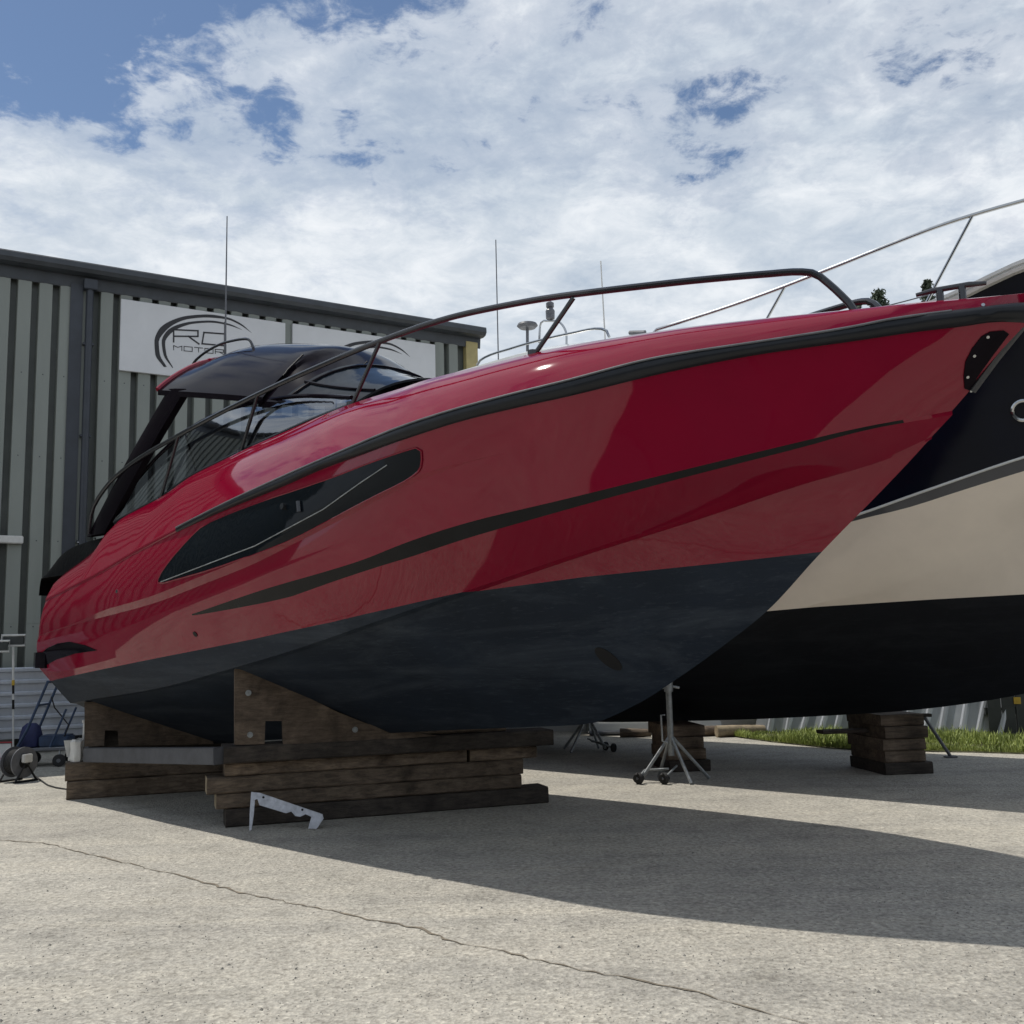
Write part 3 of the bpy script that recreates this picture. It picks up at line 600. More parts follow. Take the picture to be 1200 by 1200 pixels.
# cut along the traced line: move through short straight cuts, one per length of hull
def split(bm, zline, cuts):
    up, dn = MB(), MB()
    edges = list(cuts)
    for ua, ub in zip(edges[:-1], edges[1:]):
        b2 = bm.copy()
        for u_, sg in ((ua, 1), (ub, -1)):
            bmesh.ops.bisect_plane(b2, geom=b2.verts[:] + b2.edges[:] + b2.faces[:], plane_co=Vector(BW(u_, 0, 0)), plane_no=Vector(U * -sg), clear_outer=True)
        if not b2.faces: b2.free(); continue
        za, zb = zline(ua), zline(ub); d = unit(U * (ub - ua) + Z * (zb - za)); no = np.cross(d, S); no = no if no[2] > 0 else -no
        for keep_up, dst in ((True, up), (False, dn)):
            b3 = b2.copy()
            bmesh.ops.bisect_plane(b3, geom=b3.verts[:] + b3.edges[:] + b3.faces[:], plane_co=Vector(BW(ua, 0, za)), plane_no=Vector(no), clear_inner=keep_up, clear_outer=not keep_up)
            b3.verts.index_update(); dst.add([v.co for v in b3.verts], [[v.index for v in f.verts] for f in b3.faces]); b3.free()
        b2.free()
    return up, dn
def merged(mb, name, m, parent, angle=30):
    ob = mb.build(name, m, parent, smooth=False); me = ob.data
    bm = bmesh.new(); bm.from_mesh(me); bmesh.ops.remove_doubles(bm, verts=bm.verts, dist=0.0006); bmesh.ops.recalc_face_normals(bm, faces=bm.faces)
    bm.to_mesh(me); bm.free(); me.polygons.foreach_set('use_smooth', [True] * len(me.polygons)); me.set_sharp_from_angle(angle=math.radians(angle)); return ob
upper, bottom = split(bmL, lambda u: k_ * u + z0_ if False else af_z(u), [-4.6, -3, -2, -1, 0, 1, 1.6, 2.2, 3, 3.8, 4.6, 5.6])
hull.v, hull.f = (lambda h: (h.v, h.f))(hull.add(upper.v, upper.f))
hull_o = merged(hull, 'hull', 'red', red, 14)
bot_o = merged(bottom, 'antifouled_bottom', 'antifoul', red, 14); bot_o['label'] = 'blue black antifouled bottom'
st_o = merged(stp, 'knuckle_stripe', 'stripe', red, 20); st_o['label'] = 'black stripe along the hull'
# rubbing strake: rounded band, dying out aft
stk = pchip([-4.2, -1.6, -0.8, 0.3, 1.5, 6], [0.004, 0.006, 0.018, 0.040, 0.046, 0.046])
rows = [cS]
for f, g in ((0.08, .55), (0.3, .95), (0.6, 1.0), (0.85, .75), (1.0, .2)):
    rows.append([(u + (0.03 * g if b < 0.3 else 0), b + stk(u) * g, z) for u, b, z in mix(cS, cS2, f)])
rows.append(cS2)
kS = _ix(cS, -.92)
stk_o = merged(both(MB(), [r[kS:] for r in rows]), 'rubbing_strake', 'rubber', red, 40)
merged(both(MB(), [r[:kS + 1] for r in rows]), 'gunwale_lip', 'red', red, 40)
for sg in (1, -1): MB().tube([BW(u, sg * (b + stk(u) * .80), z) for u, b, z in mix(cS, cS2, .90) if -.9 < u < 5.5], 0.008, 8).build('strake_insert', 'greymetal', stk_o)
# deck: flank from the strake to the shoulder, then inboard
cD = curve(-3.95, 5.84, b_do, z_do)
deck = MB()
fl = [cS2, mix(cS2, cD, .12, .006, .02), mix(cS2, cD, .4, .03, .035), mix(cS2, cD, .75, .035, .02), cD]
crown = pchip([-4, 0.8, 1.3, 2.5, 4, 5.84], [0.02, 0.04, 0.14, 0.12, 0.05, 0.0])
well = pchip([-4.2, -3.7, -3.4, 0.2, 0.9, 6], [0.0, 0.0, 0.75, 0.75, 0.0, 0.0])
ins = [[(u, b * .90, z + .012 - 0.0 * well(u)) for u, b, z in cD], [(u, b * .80, z + .02 * 0 + crown(u) * .4 - well(u)) for u, b, z in cD], [(u, b * .4, z + crown(u) * .85 - well(u)) for u, b, z in cD], [(u, 0.0, z + crown(u) - well(u)) for u, b, z in cD]]
kD = _ix(cD, .97)
both(deck, fl); both(deck, [r[kD:] for r in [cD] + ins]); closing(deck, [cS2] + fl[1:] + ins, 0)
deck_o = merged(deck, 'deck', 'red', red, 38)
merged(both(MB(), [r[:kD + 1] for r in [cD] + ins]), 'cockpit_liner', 'interior_dark', red, 38)

# surfaces to project details on
def bvh_of(objs):
    vs_, fs_ = [], []
    for o in objs:
        w = world_of(o); k = len(vs_); vs_ += [w @ v.co for v in o.data.vertices]; fs_ += [[i + k for i in p.vertices] for p in o.data.polygons]
    return BVHTree.FromPolygons(vs_, fs_)
bv_side = bvh_of([hull_o, bot_o, st_o]); bv_deck = bvh_of([deck_o])
def hit(bv, x, y):
    h_ = bv.ray_cast(Vector(O), Vector(ray(x, y)).normalized())
    if h_[0] is None: return None
    n_ = np.array(h_[1]); n_ = n_ if np.dot(n_, ray(x, y)) < 0 else -n_
    return np.array(h_[0]), n_
def dense(poly, step=6.0, close=True):
    out = []; q = poly + [poly[0]] if close else poly
    for (x0, y0), (x1, y1) in zip(q[:-1], q[1:]):
        n = max(1, int(math.hypot(x1 - x0, y1 - y0) / step))
        out += [(x0 + (x1 - x0) * i / n, y0 + (y1 - y0) * i / n) for i in range(n)]
    if not close: out.append(q[-1])
    return out
def smooth_closed(poly, it=2):
    for _ in range(it):
        poly = sum([[(a[0] * .75 + b[0] * .25, a[1] * .75 + b[1] * .25), (a[0] * .25 + b[0] * .75, a[1] * .25 + b[1] * .75)] for a, b in zip(poly, poly[1:] + poly[:1])], [])
    return poly
def patch(name, poly, bv, off, thick, m, parent, step=7.0):
    bd = dense(poly, step); n = len(bd); pts = [Vector(p) for p in bd]
    xs = [p[0] for p in bd]; ys = [p[1] for p in bd]
    def inside(x, y):
        c_ = False
        for i in range(n):
            x0, y0 = bd[i]; x1, y1 = bd[(i + 1) % n]
            if (y0 > y) != (y1 > y) and x < (x1 - x0) * (y - y0) / (y1 - y0) + x0: c_ = not c_
        return c_
    for x in np.arange(min(xs), max(xs), step):
        for y in np.arange(min(ys), max(ys), step):
            if inside(x, y) and min((x - p[0]) ** 2 + (y - p[1]) ** 2 for p in bd) > (step * .4) ** 2: pts.append(Vector((x, y)))
    r_ = delaunay_2d_cdt(pts, [(i, (i + 1) % n) for i in range(n)], [], 1, 1e-4)
    V, T = [], []
    hs = [hit(bv, p.x, p.y) for p in r_[0]]
    for h_ in hs: V.append(h_[0] + h_[1] * off if h_ else np.array([0, 0, -5.0]))
    nb = [h_[1] if h_ else Z for h_ in hs]
    T = [f for f in r_[2] if all(hs[i] for i in f)]
    mb = MB(); mb.add(V, T)
    inner = [p - q * (thick + 0.0) for p, q in zip(V, nb)]
    ec = {}
    for f in T:
        for a, b in zip(f, f[1:] + f[:1]): ec[(a, b)] = 1
    rim = [(a, b) for (a, b) in ec if (b, a) not in ec]
    k = len(V); mb.v += [tuple(p) for p in inner]; mb.f += [(b, a, a + k, b + k) for a, b in rim]
    return mb.build(name, m, parent, angle=50)
def on_path(poly, bv, off, close=False, step=6):
    out = []
    for x, y in dense(poly, step, close):
        h_ = hit(bv, x, y)
        if h_: out.append(h_[0] + h_[1] * off)
    return out
win = [(494, 523), (495, 545), (489, 555), (470, 566), (437, 582), (390, 607), (347, 630), (300, 649), (250, 667), (215, 677), (186, 685), (187, 676), (200, 657), (222, 632), (240, 615), (275, 600), (313, 586), (350, 574), (393, 559), (433, 543), (470, 530)]
win = smooth_closed(win, 1)
wo_ = patch('hull_window', win, bv_side, 0.010, 0.03, 'darkglass', red)
ring = on_path(win, bv_side, 0.008, True); MB().tube(ring + [ring[0]], 0.006, 6).build('window_surround', 'red', wo_)
MB().tube(on_path([(190, 682), (300, 640), (380, 597), (425, 565), (455, 545)], bv_side, 0.014), 0.0045, 6).build('window_glint', 'galv', wo_)  # pale tube stands in for a bright reflection along the glass
fl_ = MB(); p_ = on_path([(352, 588), (353, 600)], bv_side, 0.02); fl_.tube(p_, 0.02, 8); fl_.build('porthole_latch', 'darksteel', wo_); fl_ = MB(); fl_.tube([on_path([(335, 594), (336, 594.5)], bv_side, 0.0)[0], on_path([(335, 594), (336, 594.5)], bv_side, 0.04)[0]], 0.025, 10)
fl_.build('porthole_hinge', 'darksteel', wo_)
# bow plate with its bolts
plate = [(1130, 455), (1129, 440), (1131, 424), (1139, 408), (1150, 394), (1160, 388.5), (1176, 387), (1182, 391), (1163, 416), (1145, 441), (1136, 457)]
pl_ = patch('bow_plate', plate, bv_side, 0.009, 0.02, 'black_gloss', red, 5)
for q in [(1157, 394.5), (1141, 416.5), (1133, 441), (1137, 457)]:
    h_ = hit(bv_side, *q)
    if h_: MB().tube([h_[0], h_[0] + h_[1] * 0.016], 0.009, 8).build('bolt', 'steel', pl_)
mbs = MB(); mbs.tube([BW(u + 0.012, 0, z) for u, z in [centre(x, y) for x, y in [(1196, 383), (1165, 421), (1137, 459)]]], 0.022, 8); mbs.build('stem_guard', 'darksteel', red)
# thruster tunnel and skin fittings
th_ = [(713 + 19 * math.cos(a) * .82 - 8 * math.sin(a) * .45, 772 + 19 * math.cos(a) * .62 + 8 * math.sin(a) * .8) for a in np.linspace(0, 6.28, 22)[:-1]]
patch('thruster_tunnel', th_, bv_side, 0.004, 0.01, 'hole', red, 5)
for (x, y, r, m) in [(229, 743, 0.026, 'hole'), (137, 693, 0.018, 'steel'), (1152, 357.5, 0.010, 'steel')]:
    h_ = hit(bv_side, x, y) or hit(bv_deck, x, y)
    if h_: MB().tube([h_[0] - h_[1] * 0.01, h_[0] + h_[1] * 0.006], r, 14).build('skin_fitting', m, red)
# mooring cleat on the foredeck
cu, cz = centre(1115, 350)
cl_u = 5.28; cl_z = z_do(cl_u) + crown(cl_u)
c0 = invert([(1115, 351)], lambda u: 0.12)[0]
clb = BW(c0[0], 0.12, c0[2]); ca = unit(U * 0.55 + S * -0.15)
cl = MB(); cl.tube([clb - ca * 0.19 + Z * 0.062, clb - ca * 0.1 + Z * 0.072, clb + ca * 0.1 + Z * 0.072, clb + ca * 0.19 + Z * 0.062], [0.012, 0.017, 0.017, 0.012], 10)
for s_ in (-1, 1): cl.tube([clb + ca * 0.06 * s_ - Z * 0.10, clb + ca * 0.06 * s_ + Z * 0.07], 0.022, 10)
cl.build('mooring_cleat', 'darksteel', red)

# guard rail
def spl(px, n=60):
    px = np.array(px, float); d = np.r_[0, np.cumsum(np.hypot(*np.diff(px, axis=0).T))]; fx, fy = pchip(d, px[:, 0]), pchip(d, px[:, 1])
    return [(fx(s), fy(s)) for s in np.linspace(0, d[-1], n)]
b_rl = lambda u: b_do(u) * 0.97
rail_px = spl([(104, 626), (107, 602), (124, 571), (152, 545), (208, 511), (300, 463), (370, 431), (445, 400), (530, 371.5), (600, 356.5), (640, 349.5), (700, 341.5), (760, 334.5), (820, 328), (900, 321), (935, 318.5), (953, 320), (968, 330), (1003, 363)], 90)
rp = invert(rail_px, b_rl)
rp[-1] = (rp[-1][0], rp[-1][1], rp[-1][2] - 0.02)
stans = [((445, 401), (411, 474)), ((672, 349), (624, 414)), ((302, 463), (281, 530)), ((209, 511), (187, 586))]
for sg in (1, -1):
    g_r = MB().tube([BW(u, sg * b, z) for u, b, z in rp], 0.023, 10).build('guard_rail', 'darksteel', red)
    for a, b in stans:
        p0 = invert([a], b_rl)[0]; p1 = invert([b], b_rl)[0]
        s_ = MB().tube([BW(p0[0], sg * p0[1], p0[2]), BW(p1[0], sg * p1[1], p1[2] - 0.03)], 0.017, 10).tube([BW(p1[0], sg * p1[1], p1[2] - 0.03), BW(p1[0], sg * p1[1], p1[2] + 0.02)], 0.034, 12)
        s_.build('stanchion', 'darksteel', g_r)

# windscreen: side glass on the shoulder, front glass, rim
b_rim = pchip([-3.2, 0, 1.5], [1.10, 1.12, 1.14])
rim_px = spl([(140, 590), (158, 566), (180, 540), (205, 516), (228, 499), (273, 478), (318, 468), (358, 464), (412, 466)], 40)
base_px = spl([(134, 612), (164, 596), (188, 583), (224, 558), (260, 540), (282, 529), (320, 512), (370, 490), (418, 472)], 40)
rimP = invert(rim_px, b_rim); baseP = invert(base_px, lambda u: b_do(u) - 0.06)
for sg in (1, -1):
    L1 = [BW(u, sg * b, z - 0.03) for u, b, z in baseP]; L2 = [BW(u, sg * b, z) for u, b, z in rimP]
    mb = MB().loft([L1, [(p + q) / 2 + S * sg * 0.03 for p, q in zip(L1, L2)], L2]); g0 = mb.build('side_glass', 'glass', red)
    MB().tube(L2, 0.020, 8).build('rim', 'black_gloss', g0); MB().tube([p + Z * 0.03 for p in L1], 0.018, 8).build('gasket', 'rubber', g0)
    for i in (14, 25):
        MB().tube([L1[i], L2[i]], 0.012, 8).build('mullion', 'black_gloss', g0)
# hardtop and front windscreen as one curved helmet, split at the screen top
def project(p):
    d = np.array(p) - O; z = d @ np.array(fwd); return 600 + F * (d @ np.array(right)) / z, 600 - F * (d @ np.array(up)) / z
w_h = pchip([-3, -0.3, 0.6, 1.3], [1.17, 1.17, 1.08, 0.92])
edge_px = spl([(185, 457), (250, 461), (330, 467), (425, 471)], 40); eP = invert(edge_px, w_h)
sil = pchip([150, 183, 196, 240, 280, 320, 380, 440, 470, 494, 560, 625, 700], [458, 455, 449, 425, 408.5, 402.5, 403.5, 411, 425, 443, 432, 416, 401])
crown_ = []
for e in eP:
    u, w, ze = e; lo, hi = -0.15, 1.2
    for _ in range(24):
        k = (lo + hi) / 2; ok = True
        for q in np.linspace(-1, 1, 31):
            x, y = project(BW(u - 0.16 * q * q * (u > -.2), q * w, ze + k * (1 - abs(q) ** 2.4)))
            if y < sil(x): ok = False; break
        if ok: lo = k
        else: hi = k
    crown_.append(lo)
crown_ = [np.mean(crown_[max(0, i - 2):i + 3]) for i in range(len(crown_))]
print('helmet', [(round(float(e[0]), 2), round(float(e[2]), 2), round(float(c), 2)) for e, c in zip(eP, crown_)][::5])
def helmet(i0, i1, m, name, thick):
    secs = []
    for i in range(i0, i1):
        u, w, ze = eP[i]; secs.append([BW(u - 0.16 * q * q * (u > -.2), q * w, ze + crown_[i] * (1 - abs(q) ** 2.4)) for q in np.sin(np.linspace(1, -1, 25) * math.pi / 2)])
    ins_ = [[p - Z * thick for p in k] for k in secs]
    mb = MB().loft(secs); mb.loft(ins_)
    mb.loft([secs[0], ins_[0]]); mb.loft([secs[-1], ins_[-1]]); mb.loft([[s[0] for s in secs], [s[0] for s in ins_]]); mb.loft([[s[-1] for s in secs], [s[-1] for s in ins_]])
    return mb.build(name, m, red, angle=40), secs
ht, hs_ = helmet(0, 26, 'black_gloss', 'hardtop', 0.055)
fw, fs2 = helmet(25, 40, 'darkglass', 'front_windscreen', 0.02)
for j in (0, 5, 19, 24): MB().tube([s[j] + Z * 0.004 for s in fs2], 0.016, 6).build('screen_frame', 'black_gloss', fw)
MB().tube([p + Z * 0.005 for p in fs2[1]], 0.014, 6).build('screen_frame', 'black_gloss', fw)
# rear lip, roof slots and grab rails of the hardtop
MB().tube([p for p in hs_[0]], 0.032, 8).build('rear_lip', 'red', ht)
for (a, b) in (((331, 440), (355, 416)), ((395, 452), (430, 424))):
    bvh_t = bvh_of([ht]); pth = on_path([a, b], bvh_t, 0.004, False, 4)
    if len(pth) > 2: MB().tube(pth, 0.007, 6).build('roof_slot', 'hole', ht)
for sg in (1, -1):
    gp = invert(spl([(223, 433), (228, 424), (245, 410), (265, 401), (289, 397), (293, 399), (297, 408)], 24), lambda u: 0.55)
    MB().tube([BW(u, sg * b, z) for u, b, z in gp], 0.015, 8).build('grab_rail', 'darksteel', ht)
an = invert([(264, 400), (265, 254)], lambda u: 0.42); tp_u = an[0][0]
MB().tube([BW(an[0][0], .42, an[0][2] - 0.25), BW(an[0][0], .42, an[0][2] + 0.2), BW(an[0][0], .42, an[1][2])], [0.016, 0.010, 0.006], 8).build('whip_antenna', 'greymetal', ht)
# aft pillars
for sg in (1, -1):
    a = invert([(221, 462), (201, 462)], lambda u: 1.12); b = invert([(126, 620), (106, 624)], lambda u: 1.16)
    Q = [BW(a[0][0], sg * 1.12, a[0][2] + .05), BW(a[1][0], sg * 1.12, a[1][2] + .05), BW(b[1][0], sg * 1.16, b[1][2] - .05), BW(b[0][0], sg * 1.16, b[0][2] - .05)]
    mb = MB(); n_ = 10
    rows = []
    for i in range(n_ + 1):
        f = i / n_; l = Q[0] * (1 - f) + Q[3] * f; r = Q[1] * (1 - f) + Q[2] * f; bow_ = S * sg * 0.04 * math.sin(math.pi * f) + U * 0.05 * math.sin(math.pi * f)
        l = l + bow_; r = r + bow_; w = S * sg * 0.035; rows.append([l + w, (l + r) / 2 + w * 1.6, r + w, r - w, (l + r) / 2 - w * 1.6, l - w])
    mb.loft(rows, closed=True).build('aft_pillar', 'black_gloss', red, angle=50)
# helm seat and dash behind the glass
hp = invert([(255, 520)], lambda u: 0.75)[0]
st = MB()
for (w, z, d) in ((.16, .55, 0), (.27, .45, .03), (.31, .2, .05), (.31, -.2, .06), (.25, -.5, .05)):
    pass
ringz = [(-.75, .24), (-.5, .29), (-.1, .31), (.08, .29), (.17, .22), (.21, .10), (.215, .02)]
rows = [[BW(hp[0], .75, hp[2]) + Z * z + U * (w * .42 * math.cos(t)) + S * (w * math.sin(t)) for t in np.linspace(0, 2 * math.pi, 21)[:-1]] for z, w in ringz]
st.loft(rows, closed=True); st.f.append(tuple(range(len(st.v) - 20, len(st.v)))); st.build('helm_seat', 'interior', red, angle=60)
ds_u = hp[0] + 1.25
MB().box(BW(ds_u, 0.2, hp[2] - .28), U, S, Z, .28, .85, .30, .08).build('dashboard', 'interior_dark', red)
mb = MB(); cw = BW(ds_u - 0.36, .72, hp[2] - .05); ax1, ax2 = S, unit(Z * .8 + U * .6)
mb.tube([cw + ax1 * .19 * math.cos(t) + ax2 * .19 * math.sin(t) for t in np.linspace(0, 2 * math.pi, 25)], 0.016, 8); mb.tube([cw - ax1 * .19, cw + ax1 * .19], .012, 6); mb.tube([cw, cw + U * .3 - Z * .2], .02, 6); mb.build('steering_wheel', 'interior_dark', red)
# black cover over the aft cockpit
cov_px = spl([(49, 698), (50.5, 684), (56, 668), (66, 653), (80, 642), (100, 634.5), (120, 629), (137, 625)], 26)
cvP = invert(cov_px, lambda u: 1.20)
mb = MB(); secs = []
for (u, b, z) in cvP:
    zb = z_do(max(u, -3.95)) - 0.03; zb = min(zb, z); k = []
    for sg, seq in ((1, range(6)), (-1, range(4, -1, -1))):
        for j in seq:
            f = j / 5.0
            if j <= 2: k.append(BW(u, sg * (1.235 - .0175 * j * j), zb + (z - zb) * (j / 2.0)))
            else: k.append(BW(u, sg * (1.16 * (1 - (j - 2) / 3.0)), z + 0.06 * (1 - (1 - (j - 2) / 3.0) ** 2)))
    secs.append(k)
mb.loft(secs); mb.f.append(tuple(range(len(secs[0])))); cvr = mb.build('cockpit_cover', 'canvas', red, angle=50)
for q in ((92, 636), (112, 631)):
    pq = invert([q], lambda u: 1.235)[0]; MB().tube([BW(pq[0], 1.235, pq[2]), BW(pq[0], 1.25, pq[2])], .012, 8).build('press_stud', 'steel', cvr)
# bathing platform
pf = MB(); zt, zb = z_sto(-4.2) + .02, z_stb(-4.2) + .01
out = [(1.50, -4.0), (1.51, -4.24), (1.46, -4.42), (1.25, -4.55), (.6, -4.66), (0, -4.70)]
out = out + [(-b, u) for b, u in out[-2::-1]]
pf.prism([BW(u, b, zb) for b, u in out], Z * (zt - zb)); pf.build('bathing_platform', 'black_gloss', red, smooth=False)
fp = [(46, 768), (56, 759), (68, 754), (82, 752), (100, 756), (114, 762), (88, 766), (66, 773), (52, 781)]
patch('platform_fairing', fp, bv_side, 0.006, 0.01, 'black_gloss', red, 4)

# ------------------------------------------------------------------ timber stack amidships
F0, F1 = ground(256, 971), ground(642, 941)
d1 = unit([F1[0] - F0[0], F1[1] - F0[1], 0]); n1 = np.array([d1[1], -d1[0], 0])
def beam(name, p0, a0, a1, z0, z1, off, depth, m, label, cat='timber', group=None, endm=None, d=d1, n=n1, tilt=0.0, bev=0.014):
    c = p0 + d * (a0 + a1) / 2 + n * (off - depth / 2) + Z * (z0 + z1) / 2
    ax = unit(d + Z * tilt); az = unit(np.cross(n, ax)); az = az if az[2] > 0 else -az
    mb = MB(); nseg = max(2, int((a1 - a0) / 0.16)); h = (z1 - z0) / 2; prof = [(-depth / 2, -h + bev), (-depth / 2 + bev, -h), (depth / 2 - bev, -h), (depth / 2, -h + bev), (depth / 2, h - bev), (depth / 2 - bev, h), (-depth / 2 + bev, h), (-depth / 2, h - bev)]
    rows = []
    for i in range(nseg + 1):
        x = -(a1 - a0) / 2 + (a1 - a0) * i / nseg
        rows.append([c + ax * x + n * (py + (rng.uniform(-.007, .007) if abs(py) > depth / 2 - .001 else 0)) + az * (pz + (rng.uniform(-.006, .0) if pz > 0 else 0)) for py, pz in prof])
    mb.loft(rows, closed=True); mb.f += [tuple(range(8)), tuple(range(len(mb.v) - 8, len(mb.v)))]
    ob = mb.build(name, m, None, smooth=False)
    if endm:
        ob.data.materials.append(MT[endm]); ob.data.polygons[len(ob.data.polygons) - 2].material_index = 1; ob.data.polygons[len(ob.data.polygons) - 1].material_index = 1
    return tag(ob, label, cat, group)
G1 = 'timbers stacked under the red cruiser'
beam('timber_beam', F0, 0.06, 3.07, 0.0, 0.155, 0.0, 0.30, 'wood_dark', 'dark timber beam lying on the ground, bottom of the stack behind the metal bracket', group=G1)
beam('timber_beam', F0, -0.02, 2.80, 0.157, 0.285, -0.015, 0.28, 'wood', 'brown timber beam, second from the ground in the stack behind the metal bracket', group=G1, endm='wood_pale')
beam('timber_beam', F0, -0.10, 2.82, 0.287, 0.43, -0.01, 0.28, 'wood', 'brown timber beam with pale cut end sticking out, middle of the front stack', group=G1, endm='wood_pale')
beam('timber_beam', F0, 0.05, 2.26, 0.432, 0.55, -0.02, 0.26, 'wood', 'long grey brown timber under the black beam in the front stack', group=G1)
beam('timber_block', F0, 2.29, 2.96, 0.432, 0.55, -0.01, 0.26, 'wood', 'short timber block at the bow side end of the front stack', group=G1)
beam('timber_beam', F0, 0.03, 3.10, 0.552, 0.70, 0.10, 0.38, 'wood_dark', 'black timber beam on top of the front stack, carrying the plywood chock', group=G1)
beam('packing_board', F0, 1.20, 2.66, 0.702, 0.745, -0.02, 0.22, 'wood', 'thin packing board between the black beam and the keel of the red cruiser', group=G1)
# chocks: plywood cheek with a sloped top edge following the hull
def chock(px, off, thick, base, label, bolts=()):
    o0 = base + n1 * off; pts = [onplane(x, y, o0, n1) for x, y in px]
    zmin = min(p[2] for p in pts)
    mid_ = sum(pts) / len(pts); t = thing('hull_chock', (mid_[0], mid_[1], zmin), 0, label, 'chock', 'plywood hull chocks')
    # split in convex columns along x so that the notch stays open
    mb = MB(); v2 = [Vector((np.dot(p - o0, d1), p[2])) for p in pts]; n = len(v2)
    r_ = delaunay_2d_cdt(v2, [(i, (i + 1) % n) for i in range(n)], [], 1, 1e-5)
    fr = [o0 + d1 * v.x + Z * v.y for v in r_[0]]
    V = []
    k = len(fr); mb.add(fr + [p - n1 * thick for p in fr], [])
    ec = {}
    for f in r_[2]:
        mb.f.append(tuple(f)); mb.f.append(tuple(i + k for i in reversed(f)))
        for a, b in zip(f, f[1:] + f[:1]): ec[(a, b)] = 1
    mb.f += [(b, a, a + k, b + k) for (a, b) in ec if (b, a) not in ec]
    mb.build('cheek', 'ply', t, smooth=False)
    for q in bolts:
        p = onplane(q[0], q[1], o0, n1); MB().tube([p, p + n1 * 0.012], 0.026, 10).tube([p + n1 * .01, p + n1 * 0.03], 0.012, 6).build('bolt', 'galv', t)
    return t
chock([(275, 784), (281, 782), (300, 782), (318, 791), (336, 801), (337, 808), (352, 813), (395, 834), (430, 848), (462, 856), (520, 863), (520, 869), (332, 872), (331, 845), (311, 845), (310, 872), (275, 873)], 0.09, 0.075, F0,
      'brown plywood chock with sloped top and three bolts, on the front stack', [(291, 812), (293, 861), (416, 855)])
R0 = ground(75, 938)
G2 = 'timbers stacked under the stern'
beam('timber_beam', R0, 0.02, 2.7, 0.0, 0.19, 0.0, 0.32, 'wood', 'dark timber beam on the ground under the stern of the red cruiser', group=G2)
beam('timber_beam', R0, 0.0, 2.6, 0.192, 0.385, -0.01, 0.30, 'wood', 'timber beam lying on the ground beam under the stern, white bag on its end', group=G2)
chock([(99, 823), (118, 822), (150, 833), (200, 850), (250, 860), (250, 872), (139, 874), (138, 856), (123, 856), (122, 874), (99, 875)], 0.0, 0.08, R0, 'dark plywood chock under the stern chine, behind the grey beam')
beam('timber_block', R0, 0.25, 1.9, 0.387, 0.74, -0.14, 0.16, 'wood_dark', 'dark block added behind the stern chock to darken its notch', group=G2)  # added block, makes the view through the notch dark
ga, gb_ = onplane(104, 882, R0 + n1 * 0.02, n1), onplane(258, 884, F0 + n1 * 0.06, n1)
g_d = unit(gb_ - ga); g_n = unit(np.cross(g_d, Z)); g_n = g_n if np.dot(g_n, O - ga) > 0 else -g_n
ga[2] = 0.386 + 0.075
gb_[2] = 0.62
mb = MB(); g_d = unit(gb_ - ga); g_u = unit(np.cross(g_n, g_d)); g_u = g_u if g_u[2] > 0 else -g_u
mb.box((ga + gb_) / 2, g_d, g_n, g_u, np.linalg.norm(gb_ - ga) / 2, 0.06, 0.073, 0.006)
tag(mb.build('steel_beam', 'greybeam', None), 'grey steel box beam joining the stern stack to the front stack', 'beam')
# white things on the end of the stern timbers
p = R0 + d1 * 0.10 + n1 * -0.1 + Z * 0.386
rows = []
for i, (h, r) in enumerate([(0, .055), (.03, .066), (.10, .064), (.17, .060), (.21, .066), (.235, .05)]):
    rows.append([p + Z * (h + (rng.uniform(-.012, .012) if i > 2 else 0)) + (d1 * math.cos(t) + n1 * math.sin(t)) * r * (1 + rng.uniform(-.12, .12)) for t in np.linspace(0, 6.283, 15)[:-1]])
mb = MB().loft(rows, closed=True); mb.f.append(tuple(range(14))); tag(mb.build('paper_bag', 'whiteplastic', None, angle=25), 'crumpled white bag standing on the end of the stern timbers', 'bag')
p = R0 + d1 * 0.085 + n1 * -0.24 + Z * 0.386
mb = MB(); cd = unit(d1 * .9 - n1 * .2); mb.box(p + Z * 0.13 - d1 * .04, cd, unit(np.cross(cd, Z)), unit(Z + d1 * -.2), .065, .004, .09)
mb.box(p + Z * 0.02 - d1 * .02, cd, unit(np.cross(cd, Z)), Z, .05, .03, .02)
tag(mb.build('card', 'whiteplastic', None, smooth=False), 'white card leaning beside the crumpled bag on the stern timbers', 'card')
p = R0 + d1 * 0.16 + n1 * -0.20 + Z * 0.386
tag(MB().tube([p, p + Z * 0.40 + d1 * .005], .013, 8).tube([p + Z * .40, p + Z * .43], .019, 8).build('white_tube', 'whiteplastic', None), 'thin white tube upright behind the crumpled bag at the stern', 'tube')
# bent metal bracket leaning on the front stack
b0, b1 = ground(294, 974), ground(371, 972); bd = unit(b1 - b0); bn = np.array([bd[1], -bd[0], 0])
br_px = [(291, 930), (301, 931), (345, 945), (377, 955), (378.5, 960), (371, 972), (361, 971), (364, 958), (357, 955), (351, 958), (345, 957), (340, 952), (334, 954), (302, 945), (299, 938), (296, 939), (296, 955), (294.5, 973), (292, 974), (291, 952)]
pts = [onplane(x, y, b0, bn) for x, y in br_px]; pts = [p + bn * (-0.10 * max(0, p[2]) / 0.3) for p in pts]
for p in pts: p[2] = max(p[2], 0.004)
t = thing('metal_bracket', (b0 + b1) / 2, 0, 'bent grey metal bracket leaning against the front timber stack', 'bracket')
mb = MB(); v2 = [Vector((np.dot(p - b0, bd), p[2])) for p in pts]; n = len(v2); r_ = delaunay_2d_cdt(v2, [(i, (i + 1) % n) for i in range(n)], [], 1, 1e-6)
fr = [b0 + bd * v.x + Z * v.y - bn * (0.33 * v.y) for v in r_[0]]; k = len(fr); mb.add(fr + [p - bn * 0.012 for p in fr], []); ec = {}
